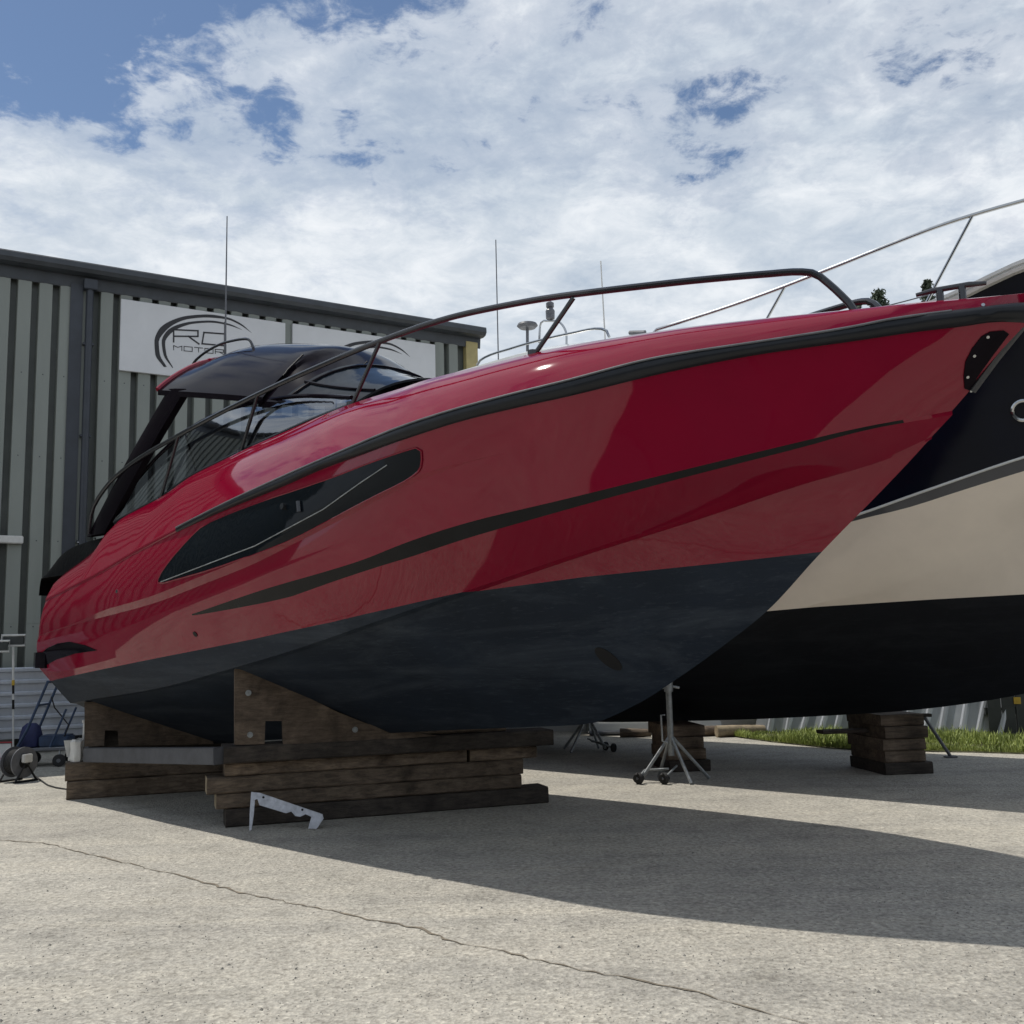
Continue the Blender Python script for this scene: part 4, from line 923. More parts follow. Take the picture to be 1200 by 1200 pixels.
for f in r_[2]:
    mb.f.append(tuple(f)); mb.f.append(tuple(i + k for i in reversed(f)))
    for a, b in zip(f, f[1:] + f[:1]): ec[(a, b)] = 1
mb.f += [(b, a, a + k, b + k) for (a, b) in ec if (b, a) not in ec]; mb.build('plate', 'aluminium', t, smooth=False)
for q in ((306, 936), (353, 950)):
    p = onplane(q[0], q[1], b0, bn); p = p - bn * 0.33 * p[2]; MB().tube([p + bn * .001, p + bn * .004], .010, 10).build('bolt_hole', 'hole', t)

# ------------------------------------------------------------------ navy and cream cruiser behind
S0 = -5.05
navy = thing('motor_yacht', BW(0, 0, 0, S0), -TH, 'larger navy and cream motor yacht behind the red cruiser', 'boat', 'cruisers on hard standing')
nb_sh = pchip([-8, 0, 3, 5, 6.5, 7.6, 8.2], [1.95, 2.02, 1.98, 1.72, 1.2, 0.5, 0.0]); nb_st = pchip([-8, 0, 2, 4, 5.5, 6.8, 7.4], [1.85, 1.86, 1.82, 1.50, 1.0, 0.35, 0.0])
nb_ch = pchip([-8, 0, 1.5, 3, 5, 6.3, 7.0], [1.62, 1.62, 1.55, 1.30, 0.68, 0.2, 0.0])
nz_k = zfun([(700, 846), (800, 845), (890, 842.5), (1000, 837), (1060, 833), (1130, 825), (1200, 813)], zero, S0, extra=[(-8, 0.40), (5.2, 1.36), (6.2, 2.25), (7.0, 3.15), (7.4, 3.70), (8.2, 4.7)])
nz_st = zfun([(1015, 602), (1060, 586), (1120, 565), (1200, 538)], nb_st, S0, extra=[(-8, 1.55), (0, 2.02), (7.4, 3.72)])
nz_stb = zfun([(1010, 608), (1060, 596), (1120, 577), (1200, 552)], nb_st, S0, extra=[(-8, 1.45), (0, 1.92), (7.4, 3.68)])
nz_ch = zfun([(945, 711), (1000, 694), (1100, 661), (1200, 632)], nb_ch, S0, extra=[(-8, 1.0), (0, 1.35), (7.0, 3.15)])
_p = invert([(1120, 355), (1160, 336), (1200, 318)], nb_sh, S0); print('nsh', _p)
nz_sh = pchip([-8, 0, 2.5] + [q[0] for q in _p] + [8.2], [3.0, 3.75, _p[0][2] - .28] + [q[2] for q in _p] + [_p[-1][2] + .45])
print('navy', [[round(float(f(u)), 2) for u in (-4, 0, 2, 4, 5, 6, 7)] for f in (nz_k, nz_ch, nz_stb, nz_st, nz_sh)])
NVn = 90; tvn = np.linspace(0, 1, NVn)
def ncurve(u1, bf, zf, db=0.0, dz=0.0): return [(-8 + (u1 + 8) * t, max(0, bf(-8 + (u1 + 8) * t) + db * min(1, bf(-8 + (u1 + 8) * t) / .3)), zf(-8 + (u1 + 8) * t) + dz) for t in tvn]
def nboth(mb, rows):
    for sg in (1, -1): mb.loft([[BW(u, sg * b, z, S0) for u, b, z in r] for r in rows])
    return mb
def nclose(mb, rows): mb.loft([[BW(r[0][0], r[0][1], r[0][2], S0) for r in rows], [BW(r[0][0], -r[0][1], r[0][2], S0) for r in rows]])
nK = ncurve(7.0, zero, nz_k); nC = ncurve(7.0, nb_ch, nz_ch); nB = ncurve(7.4, nb_st, nz_stb); nT = ncurve(7.4, nb_st, nz_st, 0.02); nS = ncurve(8.2, nb_sh, nz_sh); nS2 = ncurve(8.22, nb_sh, nz_sh, 0.0, 0.11)
nlow = MB(); nboth(nlow, [nK, mix(nK, nC, .5, .02), nC]); nboth(nlow, [nC, mix(nC, nB, .5, .005), nB]); nclose(nlow, [nK, nC, nB])
bmN = lowpart(nlow); bvN = BVHTree.FromBMesh(bmN); npts = []
for x, y in [(902, 716), (945, 712), (1000, 708.5), (1050, 705), (1120, 701), (1198, 697)]:
    h_ = bvN.ray_cast(Vector(O), Vector(ray(x, y)).normalized())
    if h_[0] is not None: p = np.array(h_[0]); npts.append((np.dot(p - C, U), p[2]))
print('navy af', npts)
naf = zfun([], zero, extra=[(-8, 1.35)] + npts + [(7.5, npts[-1][1] + .25)])
nup, ndn = split(bmN, naf, [-8.5, -4, 0, 1.5, 2.5, 3.5, 4.5, 5.5, 6.5, 7.8])
merged(nup, 'cream_boot_top', 'cream', navy, 14)['label'] = 'cream lower topsides'
merged(ndn, 'antifouled_bottom', 'navybot', navy, 14)
nst = merged(nboth(MB(), [nB, nT]), 'hull_stripe', 'greystripe', navy, 20)
for sg in (1, -1): MB().tube([BW(u, sg * (b + .006), z + .012, S0) for u, b, z in nT], .013, 6).build('trim_line', 'white', nst)
ntop = MB(); nboth(ntop, [nT, mix(nT, nS, .3, -.02), mix(nT, nS, .6, -.02), nS]); nclose(ntop, [nT, nS]); nto = merged(ntop, 'topsides', 'navy', navy, 20)
def nr(db, f): return [(u + (.04 * db / .06 if b < .3 else 0), b + db, z) for u, b, z in mix(nS, nS2, f)]
gw = merged(nboth(MB(), [nS, nr(.05, .05), nr(.06, .3), nr(.03, .42), nr(.03, .5), nr(.055, .58), nr(.055, .85), nS2]), 'gunwale', 'white', navy, 30)
nd = MB(); nboth(nd, [nS2, [(u, b * .97, z + .015) for u, b, z in nS2], [(u, b * .80, z + .02) for u, b, z in nS2], [(u, b * .4, z + .05) for u, b, z in nS2], [(u, 0, z + .06) for u, b, z in nS2]]); merged(nd, 'deck', 'white', navy, 30)
# hawse ring
bv_n = bvh_of([nto]); h_ = hit(bv_n, 1199, 481)
if h_:
    p, q = h_; a_ = unit(np.cross(q, Z)); b_ = np.cross(a_, q); MB().tube([p + q * .015 + (a_ * math.cos(t) + b_ * math.sin(t)) * .085 for t in np.linspace(0, 6.2832, 28)], .020, 8).build('hawse_ring', 'steel', navy)
# its guard rail
nrl = lambda u: nb_sh(u) - 0.18
npx = invert(spl([(770, 386), (840, 364), (900, 343), (980, 312), (1040, 288), (1100, 265), (1150, 249), (1200, 235)], 30), nrl, S0)
npx = npx + [(u, max(0.1, nrl(u)), npx[-1][2] + (u - npx[-1][0]) * .02) for u in np.linspace(npx[-1][0] + .3, 7.6, 8)]
p0n = npx[0]; npx = [(p0n[0] - .55, p0n[1], p0n[2] - .55), (p0n[0] - .3, p0n[1], p0n[2] - .20)] + npx
for sg in (1, -1):
    g_r = MB().tube([BW(u, sg * b, z, S0) for u, b, z in npx], 0.019, 10).build('guard_rail', 'steel', navy)
    for a, b in (((1139, 254), (1085, 349)), ((921, 334), (893, 378))):
        q0 = invert([a], nrl, S0)[0]; q1 = invert([b], nrl, S0)[0]
        MB().tube([BW(q0[0], sg * q0[1], q0[2], S0), BW(q1[0], sg * q1[1], q1[2] - .05, S0)], .015, 8).build('stanchion', 'steel', g_r)
# coachroof, with grab rail, lamp, horn and aerials
def npt(x, y, b): p = onplane(x, y, C + S * (S0 + b), S); return np.dot(p - C, U), p[2]
ca = [npt(x, y, 0.9) for x, y in [(548, 432), (575, 424), (620, 411), (660, 404), (700, 400), (740, 405)]]
fz = pchip([c_[0] for c_ in ca], [c_[1] for c_ in ca]); ua, ub = ca[0][0] - 2.0, ca[-1][0] + 0.6
cr_ = []
for u in np.linspace(ua, ub, 30):
    z = fz(u) if u > ca[0][0] else ca[0][1] - (ca[0][0] - u) * .05; zb = nz_sh(u) + .2; e_ = max(0, (u - ca[-1][0]) / .6)
    z = z - e_ * .6; cr_.append([BW(u, b, zz, S0) for b, zz in ((1.55, zb), (1.5, zb + (z - zb) * .4), (1.2, z - .12), (.9, z), (0, z + .06), (-.9, z), (-1.2, z - .12), (-1.5, zb + (z - zb) * .4), (-1.55, zb))])
mb = MB().loft(cr_); mb.f += [tuple(range(9)), tuple(range(len(mb.v) - 9, len(mb.v)))]; cro = mb.build('coachroof', 'white', navy, angle=35)
gp = [npt(x, y, .95) for x, y in spl([(559, 428), (562, 423), (600, 408), (640, 397), (672, 390), (700, 385), (710, 387), (714, 395)], 24)]
for sg in (1, -1): MB().tube([BW(u, sg * .95, z, S0) for u, z in gp], .018, 8).build('grab_rail', 'steel', cro)
def stick(x, y0, y1, b, r, name, m):
    a = npt(x[0], y0, b); c_ = npt(x[1], y1, b); return MB().tube([BW(a[0], b, a[1] - .15, S0), BW(a[0], b, a[1], S0), BW(c_[0], b, c_[1], S0)], [r * 1.4, r, r * .8], 8).build(name, m, cro)
stick((584, 581), 420, 281, .2, .010, 'whip_antenna', 'greymetal'); stick((709, 704), 395, 306, .2, .011, 'whip_antenna', 'whiteplastic')
a = npt(618, 408, .4); c_ = npt(618, 383, .4); q = BW(c_[0], .4, c_[1], S0)
ln = MB().tube([BW(a[0], .4, a[1] - .1, S0), q], .022, 8).build('satellite_mast', 'greymetal', cro)
MB().loft([[q + Z * h + (U * math.cos(t) + S * math.sin(t)) * r for t in np.linspace(0, 6.283, 25)] for h, r in ((-.03, .02), (-.02, .12), (.015, .155), (.045, .14), (.06, .02))]).build('antenna_dome', 'greymetal', ln)
ar = [npt(x, y, 0) for x, y in spl([(632, 402), (633, 381), (637, 376), (652, 376), (660, 382), (664, 394), (664, 404)], 20)]
na = MB().tube([BW(u, 0, z, S0) for u, z in ar], .016, 8).build('lamp_arch', 'steel', cro)
a = npt(645, 375, 0); MB().loft([[BW(a[0], 0, a[1], S0) + Z * h + (U * math.cos(t) + S * math.sin(t)) * r for t in np.linspace(0, 6.283, 17)] for h, r in ((0, .02), (.02, .065), (.14, .07), (.17, .05), (.19, .04), (.20, .06), (.26, .06), (.29, .02))]).build('navigation_lamp', 'greymetal', na)
MB().tube([BW(u, .3, z, S0) for u, z in [npt(x, y, .3) for x, y in ((738, 390), (756, 389.5))]], .03, 8).build('hatch_handle', 'greymetal', cro)

# ------------------------------------------------------------------ hull props
def prop_stand(base, H, rz, label, full=True):
    c, s = math.cos(rz), math.sin(rz); X = np.array([c, s, 0]); Y = np.array([-s, c, 0])
    t = thing('boat_stand', base, rz, label, 'boat stand', 'tripod stands propping the yacht')
    MB().tube([base + Z * .28, base + Z * (H - .12)], .034, 12).tube([base + Z * (H - .2), base + Z * (H - .08)], .05, 12).build('post', 'galv', t)
    MB().tube([base + Z * (H - .14), base + Z * (H - .005)], .021, 10).build('screw', 'greymetal', t)
    MB().tube([base + Z * (H - .15) - X * .12 - Z * .02, base + Z * (H - .135), base + Z * (H - .15) + X * .12 - Z * .01], .014, 8).build('turning_bar', 'galv', t)
    MB().tube([base + Z * .42 - X * .04 + Y * -.03, base + Z * .44 - X * .10 + Y * -.03, base + Z * .72 - X * .105 + Y * -.03, base + Z * .72 - X * .06 - Y * .03], .010, 8).build('crank', 'galv', t)
    feet = [(-.34, -.02), (.13, -.30), (.44, .10), (-.06, .38)]
    for fx, fy in feet:
        fz = .055 if fx < -.3 else .012
        MB().tube([base + Z * .50, base + X * fx + Y * fy + Z * fz], .019, 8).build('leg', 'galv', t)
    ax = MB().tube([base + X * -.40 - Y * .10 + Z * .06, base + X * -.30 + Y * .02 + Z * .13, base + X * -.04 + Y * -.02 + Z * .14], .014, 8).build('axle', 'galv', t)
    for (wx, wy) in ((-.40, -.12), (-.14, -.20)):
        w = base + X * wx + Y * wy + Z * .062
        wo = MB().tube([w - X * .020 - Y * .01, w - X * .016, w + X * .016, w + X * .020 + Y * .01], [.045, .062, .062, .045], 16).build('wheel', 'tyre', t)
        MB().tube([w - X * .026, w + X * .026], .018, 8).build('hub', 'greymetal', wo)
    MB().tube([base + X * -.14 - Y * .20 + Z * .062, base + X * .05 - Y * .02 + Z * .17], .012, 8).build('wheel_arm', 'galv', t)
    return t
sb = ground(788, 916); prop_stand(sb, 1.17, 0.1, 'galvanised tripod stand with two small wheels, between the timber stack and the grey blocks')
prop_stand(ground(690, 880), 0.95, 2.2, 'galvanised wheeled stand further back, seen past the front timber stack')
def prop_leg(px0, px1, label):
    a = ground(*px1); b = onplane(px0[0], px0[1], a, np.array([0, -1.0, 0]))
    t = thing('raking_prop', a, 0, label, 'prop')
    MB().tube([a + Z * .02, b], .022, 8).build('strut', 'greymetal', t); MB().box(a + Z * .012, (1, 0, 0), (0, 1, 0), Z, .07, .05, .010, .003).build('foot', 'greymetal', t)
    MB().box(b + Z * .02, (1, 0, 0), (0, 1, 0), Z, .08, .05, .02, .004).build('head', 'wood_dark', t); return t
prop_leg((1083, 840), (1114, 888), 'slanting steel prop beside the block stack under the navy yacht')
def block_stack(px, wid, dep, H, n, lab, rz=0.0, plank=None):
    c0 = ground(*px); d = np.array([math.cos(rz), math.sin(rz), 0]); nn = np.array([d[1], -d[0], 0]); z = 0.0
    ords = ['bottom', 'second', 'third', 'fourth', 'fifth', 'top']
    for i in range(n):
        h = H / n; w = wid * rng.uniform(.88, 1.04) * (1.15 if i == 0 else 1); j = rng.uniform(-.03, .03)
        wd_ = ['bottom block', 'second block from the ground', 'third block from the ground', 'fourth block from the ground', 'fifth block from the ground'][i] if i < n - 1 else 'top block'
        beam('timber_block', c0, j, j + w, z, z + h - .002, rng.uniform(-.03, .03), dep * rng.uniform(.9, 1.05), 'wood' if i % 2 else 'wood_dark' if i == 0 else 'wood', wd_ + lab, group='blocks under the navy yacht', d=d, n=nn, bev=.012); z += h
    return c0, d, nn
block_stack((1038, 909), .50, .9, nz_k(2.3) - .012, 5, ' of the stack beside the slanting prop', rz=.12)
block_stack((785, 905), .46, .8, nz_k(.5) - .012, 4, ' of the stack directly behind the tripod stand', rz=.12)
pk = ground(1038, 909); beam('plank', pk + Z * 0, -.56, -.02, .44, .485, -.3, .2, 'wood_dark', 'dark plank end sticking out sideways from the stack beside the slanting prop', d=np.array([1, .12, 0]) / math.hypot(1, .12), n=np.array([.12, -1, 0]) / math.hypot(1, .12))

# ------------------------------------------------------------------ clutter by the shed
# long ribbed barrier leaning on the shed wall
ar_, _ = wallpx(112, 800, .5); zt_ = 1.35
bt = thing('ribbed_barrier', WP(ar_ - 3, 0, .45), math.atan2(wd[1], wd[0]), 'pale ribbed metal panel standing along the foot of the shed', 'panel')
_, z_top_ = wallpx(20, 782, .42); _, z_bot_ = wallpx(20, 866, .42)
ns = 6; hh = (z_top_ - max(0.12, z_bot_)) / ns; zb0 = max(0.12, z_bot_)
for i in range(ns):
    z = zb0 + i * hh; pr = [(0.375, z), (0.385, z + hh * .10), (0.388, z + hh * .58), (0.428, z + hh * .66), (0.43, z + hh * .84), (0.385, z + hh * .92), (0.375, z + hh - .003)]
    MB().loft([[WP(a, zz, d) for d, zz in pr] for a in (ar_ - 6, ar_)]).build('slat', 'palesheet', bt, angle=30)
for a in (ar_ - 5.8, ar_ - 3, ar_ - .1): MB().box(WP(a, (z_top_) / 2, .33), wd, wn, Z, .05, .03, z_top_ / 2).build('post', 'greymetal', bt, smooth=False)
# brush on a banded pole
def pole_brush(x, ytop, ybot, Y, label, full=True):
    b = ground(x, ybot); t = thing('long_brush', b, 0, label, 'brush', 'long handled brushes')
    P = lambda y: onplane(x + (y - 800) * 0.0, y, b, (0, -1, 0)); top = P(ytop)
    segs = [(ytop, 797, 'whiteplastic', .017), (797, 803, 'yellowtape', .022), (803, 813, 'hole', .018), (813, 820, 'whiteplastic', .015), (820, 831, 'hole', .018), (831, ybot, 'whiteplastic', .013)]
    for a, c_, m, r in segs: MB().tube([P(a), P(c_)], r, 8).build('pole_section', m, t)
    X = np.array([1.0, .3, 0]) / math.hypot(1, .3); h = MB(); o = top + Z * .08
    w, hh_ = .155, .075
    h.tube([o - X * w - Z * hh_, o + X * w - Z * hh_, o + X * w + Z * hh_, o - X * w + Z * hh_, o - X * w - Z * hh_], .018, 6); h.build('head_frame', 'whiteplastic', t)
    MB().box(o, X, np.array([-X[1], X[0], 0]), Z, w - .02, .02, hh_ - .02).build('bristle_block', 'darkfence', t, smooth=False)
pole_brush(15.5, 757, 894, 15, 'upright brush on a white, yellow and black banded pole in front of the ribbed panel')
pole_brush(-3, 764, 896, 15, 'brush cut off by the left edge beside the banded pole')
# trolley
tb = ground(50, 899); tX = unit([1, .12, 0]); tY = np.array([-tX[1], tX[0], 0])
tr = thing('flat_trolley', tb, 0, 'dark blue trolley with tall slanting handles under the stern', 'trolley')
def T(x, y, z): return tb + tX * x + tY * y + Z * z
MB().box(T(-.05, .25, .24), tX, tY, Z, .40, .28, .018, .006).build('deck', 'greymetal', tr)
for y in (0.0, .5):
    MB().tube([T(-.42, y, .24), T(.37, y, .25)], .018, 8).build('side_rail', 'galv', tr)
    MB().tube([T(-.42 - .02, y, .10), T(-.22, y, .52), T(.02, y + .02, 1.16)], .019, 8).build('handle', 'blue', tr)
MB().tube([T(.02, .0, 1.16), T(.02, .5, 1.16)], .018, 8).build('cross_bar', 'blue', tr); MB().tube([T(-.1, .0, .84), T(-.1, .5, .84)], .015, 8).build('cross_bar', 'blue', tr)
for y in (.02, .48): MB().tube([T(.08, y, .26), T(.28, y, .78)], .016, 8).build('strut', 'blue', tr)
MB().tube([T(.05, .1, .95), T(.10, .1, .80), T(.22, .08, .66), T(.30, .1, .55), T(.20, .1, .28)], .010, 8).build('hose', 'tyre', tr)
for x, y in ((-.28, -.02), (.22, -.02), (-.28, .52), (.22, .52)):
    w = MB().tube([T(x, y - .03, .085), T(x, y - .022, .085), T(x, y + .022, .085), T(x, y + .03, .085)], [.06, .085, .085, .06], 16).build('wheel', 'tyre', tr); MB().tube([T(x, y - .034, .085), T(x, y + .034, .085)], .028, 8).build('hub', 'greymetal', w)
    MB().tube([T(x, y, .085), T(x, y * .9 + .02, .23)], .014, 6).build('fork', 'galv', tr)
# tool bag on the trolley
rows = []; bb = T(-.24, .22, .259)
for i, (h, w, dpt) in enumerate([(0, .12, .15), (.02, .14, .17), (.16, .135, .16), (.28, .11, .11), (.33, .06, .04)]):
    rows.append([bb + Z * h + tX * w * math.copysign(abs(math.cos(t)) ** .6, math.cos(t)) + tY * dpt * math.copysign(abs(math.sin(t)) ** .6, math.sin(t)) for t in np.linspace(0, 6.283, 21)[:-1]])
mb = MB().loft(rows, closed=True); mb.f += [tuple(range(20)), tuple(range(80, 100))]
tag(mb.build('tool_bag', mat('blue_bag', (.015, .022, .085), .7, var=.3), None, angle=50), 'dark blue tool bag on the trolley', 'bag')
bx = T(.10, .25, .259); tag(MB().box(bx + Z * .08, tX, tY, Z, .20, .16, .08, .02).build('tool_case', 'blue', None), 'dull blue tool case lying on the trolley deck beside the bag', 'case')
# cable reel
rb = ground(21, 916); rX = unit([.9, -.45, 0]); rY = np.array([-rX[1], rX[0], 0])       # axle along rX
rl_ = thing('cable_reel', rb, 0, 'grey cable reel on small feet in front of the trolley', 'cable reel')
cR_ = rb + Z * .235
def disc(x, r, th, n=28): return MB().tube([cR_ + rX * (x - th), cR_ + rX * (x - th), cR_ + rX * (x + th), cR_ + rX * (x + th)], [r * .97, r, r, r * .97], n)
for x in (-.10, .10): 
    f_ = disc(x, .185, .008).build('flange', 'greymetal', rl_)
    MB().tube([cR_ + rX * (x - .014), cR_ + rX * (x + .014)], .075, 16).build('hub_plate', 'hole', f_)
for k in range(7): MB().tube([cR_ + rX * (-.078 + k * .026) + (rY * math.cos(t) + Z * math.sin(t)) * .14 for t in np.linspace(0, 6.2832, 25)], .014, 6).build('cable_turn', 'tyre', rl_)
MB().tube([cR_ - rX * .15, cR_ + rX * .15], .018, 8).build('axle', 'galv', rl_)
for x in (-.14, .14):
    MB().tube([rb + rX * x - rY * .15 + Z * .012, cR_ + rX * x, rb + rX * x + rY * .15 + Z * .012], .013, 8).build('leg', 'tyre', rl_)
    MB().tube([rb + rX * x - rY * .17 + Z * .013, rb + rX * x + rY * .17 + Z * .013], .013, 8).build('foot', 'tyre', rl_)
sk = MB().box(cR_ + rX * .15 + Z * .05, rX, rY, Z, .03, .06, .05, .008).build('socket_box', 'whiteplastic', rl_)
cp = [(33, 903, .12), (38, 907, .05), (46, 913, .012), (56, 920, .010), (66, 923, .010), (80, 925, .010), (95, 922, .010)]
tag(MB().tube([ground(x, y, z) for x, y, z in cp], .009, 8).build('power_cable', 'tyre', None), 'black power cable trailing from the reel to the stern timbers', 'cable')
# small red framed board
q = ground(3, 890); rt = thing('notice_board', q, 0, 'small red framed white board at the foot of the ribbed panel', 'board')
MB().box(q + Z * .13, (1, 0, 0), (0, 1, 0), Z, .12, .006, .10).build('panel', 'whiteplastic', rt, smooth=False)
mb = MB(); mb.tube([q + np.array([x, -.01, z]) for x, z in ((-.14, .012), (.14, .012), (.14, .25), (-.14, .25), (-.14, .012))], .014, 6); mb.build('frame', 'redpaint', rt)
MB().tube([q + np.array([0, .01, .2]), q + np.array([0, .16, .008])], .008, 6).build('stay', 'redpaint', rt)

# ------------------------------------------------------------------ beyond the yachts
GB0, GB1 = ground(842, 868), ground(1260, 886)
def strip(px, h): return [ground(x, y, 0) + Z * h for x, y in px]
verge = MB(); front = [(850, 862), (868, 865), (905, 870), (960, 876), (1010, 880), (1080, 881), (1140, 882), (1200, 884), (1290, 890), (1400, 893)]
fr = strip(front, .004); bk = [p + np.array([.35, 2.6, 0]) + Z * .03 for p in fr]
verge.loft([fr, [p * .8 + q_ * .2 + Z * (.05 + rng.uniform(-.01, .01)) for p, q_ in zip(fr, bk)], bk]); vg = struct(verge.build('grass_verge', 'soil', None))
gs = MB()
for i in range(15000):
    k = rng.randint(len(fr) - 1); f = rng.rand(); g = rng.rand() ** 1.7; p = (fr[k] * (1 - f) + fr[k + 1] * f) * (1 - g) + (bk[k] * (1 - f) + bk[k + 1] * f) * g
    p[2] = .02 + .03 * min(1, g * 3); patchy = .5 + .5 * math.sin(p[0] * 3.1 + 1.3 * math.sin(p[1] * 2.2)); h = rng.uniform(.04, .12) * (.55 + .9 * patchy) * (1.5 if rng.rand() < .05 else 1); a = rng.uniform(0, 6.28); w = rng.uniform(.005, .012)
    dx = np.array([math.cos(a), math.sin(a), 0]); ln_ = np.array([rng.uniform(-.5, .5), rng.uniform(-.5, .5), 0]) * h
    gs.add([p - dx * w, p + dx * w, p + dx * w * .6 + Z * h * .6 + ln_ * .4, p - dx * w * .6 + Z * h * .6 + ln_ * .4, p + Z * h + ln_], [(0, 1, 2, 3), (3, 2, 4)])
tag(gs.build('grass', 'grass', None, smooth=False, origin=(0, 0, 0)), 'rough green grass along the foot of the leaning sheets', 'grass', kind='stuff')
# leaning sheets
bw0 = ground(880, 862); bw1 = ground(1165, 866); bdv = unit(bw1 - bw0); bnv = np.array([bdv[1], -bdv[0], 0])
Lw = np.linalg.norm(bw1 - bw0); nS_ = 7
ordw = ['leftmost', 'second from the left', 'third from the left', 'fourth from the left', 'fifth from the left', 'sixth from the left', 'rightmost']
for i in range(nS_):
    o = bw0 + bdv * (Lw / nS_ * (i + .1)) + Z * .03; w = Lw / nS_ * 1.12; ln = .22 + rng.uniform(-.03, .03); sl = .26 + rng.uniform(-.06, .06); H = 2.1 + rng.uniform(-.1, .1)
    upv = unit(Z + bdv * sl - bnv * ln); prof = []; n_ = 2
    for j in range(n_):
        a = w * j / n_; prof += [(a, 0), (a + w / n_ * .66, 0), (a + w / n_ * .76, .03), (a + w / n_ * .88, .03)]
    prof.append((w, 0)); z_o = .012 * (i % 2)
    mb = MB().loft([[o + bdv * a + bnv * (d + z_o) for a, d in prof], [o + bdv * a + bnv * (d + z_o) + upv * H for a, d in prof]])
    mb.loft([[o + bdv * a + bnv * (d + z_o - .003) for a, d in prof], [o + bdv * a + bnv * (d + z_o - .003) + upv * H for a, d in prof]])
    tag(mb.build('corrugated_sheet', 'palesheet', None, smooth=False), 'pale metal sheet leaning behind the grass, %s of the row' % ordw[i], 'metal sheet', 'pale sheets leaning behind the grass')
# low wall they lean on
w0 = atY(560, 860, 19.0); w1 = bw1 - bnv * .62 + bdv * .4; w1[2] = 0; w0[2] = 0; dv = unit(w1 - w0)
bwall = thing('boundary_wall', (w0 + w1) / 2, 0, 'pale rendered wall across the back of the yard', 'wall')
w_n = np.array([dv[1], -dv[0], 0]); Lb = np.linalg.norm(w1 - w0)
MB().box((w0 + w1) / 2 + Z * .95 - w_n * .12, dv, w_n, Z, Lb / 2, .10, .95).build('render', 'palewall', bwall, smooth=False); MB().box((w0 + w1) / 2 + Z * 1.95 - w_n * .12, dv, w_n, Z, Lb / 2 + .04, .15, .05, .01).build('coping', 'palewall', bwall)
for k in range(int(Lb / 2.2)): MB().box(w0 + dv * (1.0 + 2.2 * k) + Z * .93 + w_n * .03, dv, w_n, Z, .14, .05, .93, .008).build('pier', 'palewall', bwall, smooth=False)
# dark boarded fence to the right
f0 = ground(1158, 866); fdv = unit([1, -.10, 0]); fnn = np.array([fdv[1], -fdv[0], 0])
fe = thing('board_fence', f0 + fdv * 2.5, 0, 'dark upright board fence at the right end of the grass', 'fence')
for k in range(26): MB().box(f0 + fdv * (.12 + k * .20) + Z * (1.0 + rng.uniform(-.02, .02)) + fnn * rng.uniform(-.01, .01), fdv, fnn, Z, .092, .012, 1.0, .003).build('board', 'darkfence', fe, smooth=False)
for z in (.4, 1.6): MB().box(f0 + fdv * 2.6 + Z * z - fnn * .05, fdv, fnn, Z, 2.6, .03, .05).build('rail', 'darkfence', fe, smooth=False)
pm = onplane(1192, 821, f0 + fnn * .02, fnn); tag(MB().box(pm, fdv, fnn, Z, .05, .006, .05, .003).tube([pm + fnn * .006, pm + fnn * .012], .012, 8).build('marker_plate', 'yellowtape', None), 'small yellow marker plate on the dark fence', 'plate')
# upturned dinghy and logs at the left of the grass
db = ground(800, 862); dg = thing('upturned_dinghy', db, 0, 'pale upturned dinghy beyond the tripod stand', 'dinghy')
rows = []
for t_ in np.linspace(-1, 1, 19):
    w = .62 * (1 - max(0, t_) ** 2.6) ** .6 + .01; h = .48 * (1 - .35 * max(0, t_) ** 2)
    rows.append([db + np.array([t_ * 1.5, .9, 0]) + np.array([0, w * math.cos(a), .03 + h * math.sin(a) ** .8 if math.sin(a) > 0 else .03]) for a in np.linspace(0.001, math.pi - .001, 13)])
mb = MB().loft(rows); mb.f.append(tuple(range(13))); mb.build('hull', 'white', dg, angle=60)
MB().tube([r[0] + Z * .02 for r in rows] + [r[-1] + Z * .02 for r in rows[::-1]], .03, 8).build('gunwale', 'greymetal', dg); MB().tube([r[6] + Z * .01 for r in rows], .022, 6).build('keel_strip', 'greymetal', dg)
for i, (x, y, l, a, r, lab) in enumerate([(868, 863, .8, .15, .09, 'pale weathered log lying nearest the grass'), (842, 862, .7, .3, .08, 'shorter brown log lying left of the pale log'), (745, 864, .5, -.2, .07, 'small log lying beside the distant wheeled stand')]):
    p = ground(x, y); d = np.array([math.cos(a), math.sin(a), 0])
    tag(MB().tube([p - d * l / 2 + Z * r, p - d * l * .2 + Z * r * 1.05, p + d * l * .2 + Z * r, p + d * l / 2 + Z * r], [r * 1.05, r, r * .96, r * .85], 12).build('log', 'wood_pale' if i == 0 else 'wood', None), lab, 'log', 'logs beyond the stands')
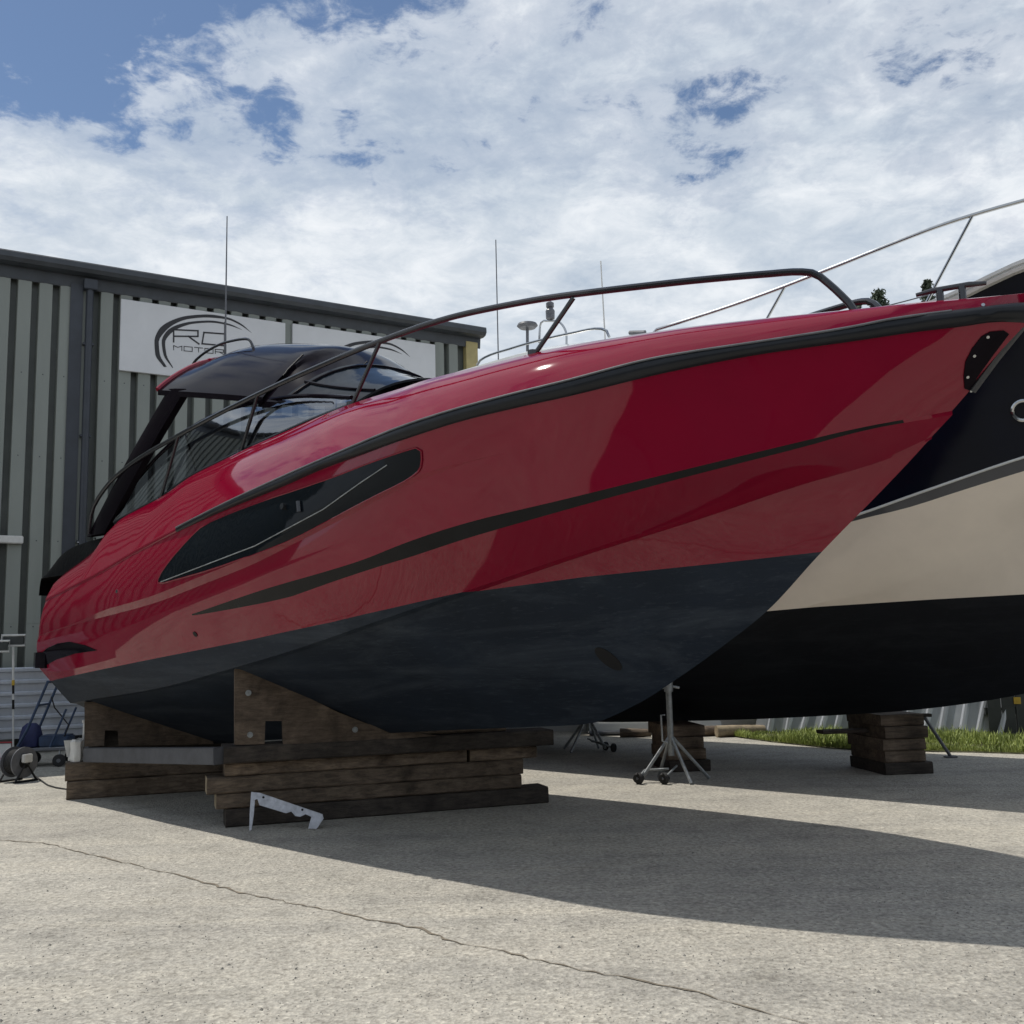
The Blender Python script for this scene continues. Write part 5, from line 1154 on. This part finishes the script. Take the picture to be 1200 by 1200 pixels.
# conifers
def conifer(x, y, Y, w, label, seed):
    r_ = np.random.RandomState(seed); tip = atY(x, y, Y); H = tip[2]; b = np.array([tip[0], tip[1], 0]); t = thing('conifer', b, 0, label, 'tree', 'conifers beyond the yard')
    ln = np.array([r_.uniform(-.3, .3), r_.uniform(-.3, .3), 0])
    MB().tube([b, b + Z * H * .5 + ln * .5, b + Z * H * .9, tip], [.26, .17, .05, .015], 8).build('trunk', 'bark', t)
    cr = MB()
    for i in range(230):
        f = r_.rand() ** .8 if i < 110 else 1 - .2 * r_.rand() ** 1.3; z = H * (.25 + .74 * f); L_ = w * (1.0 - f) ** .6 * r_.uniform(.45, 1.15) + .07; a = r_.uniform(0, 6.28); dr = np.array([math.cos(a), math.sin(a), r_.uniform(-.25, .35)]); p0 = b + Z * z
        for j in range(int(5 + L_ * 14)):
            q = p0 + dr * L_ * r_.uniform(.1, 1.0) + r_.uniform(-.13, .13, 3); s_ = r_.uniform(.05, .13); v1 = r_.normal(size=3); v1 /= np.linalg.norm(v1); v2_ = np.cross(v1, r_.normal(size=3)); v2_ /= np.linalg.norm(v2_)
            cr.add([q - v1 * s_, q + v2_ * s_ * .5, q + v1 * s_ * 1.3, q - v2_ * s_ * .5], [(0, 1, 2, 3)])
    cr.build('crown', 'needle', t, smooth=False)
conifer(1029, 337, 42, 1.9, 'conifer top showing above the red foredeck, just past the rail end', 5)
conifer(1086, 327, 42, 1.6, 'slender conifer top beside the yacht stanchion above the red foredeck', 6)
conifer(1003, 356, 44, 1.5, 'lowest conifer tip, nearly hidden by the red foredeck', 8)
# overhead cable between two poles
pa, pb = atY(905, 389, 34), atY(1330, 268, 30)
for p, lab in ((pa, 'wooden utility pole hidden behind the boats'), (pb, 'wooden utility pole out to the right holding the overhead cable')):
    b = np.array([p[0], p[1], 0]); t = thing('utility_pole', b, 0, lab, 'pole'); MB().tube([b, b + Z * (p[2] + .15)], [.14, .10], 10).build('post', 'bark', t); MB().tube([p - Z * .1, p + Z * .04], .05, 8).build('insulator', 'whiteplastic', t)
tag(MB().tube([pa * (1 - f) + pb * f - Z * .25 * math.sin(math.pi * f) for f in np.linspace(0, 1, 24)], .022, 6).build('overhead_cable', 'greymetal', None), 'thin overhead cable crossing the sky behind the bows', 'cable')
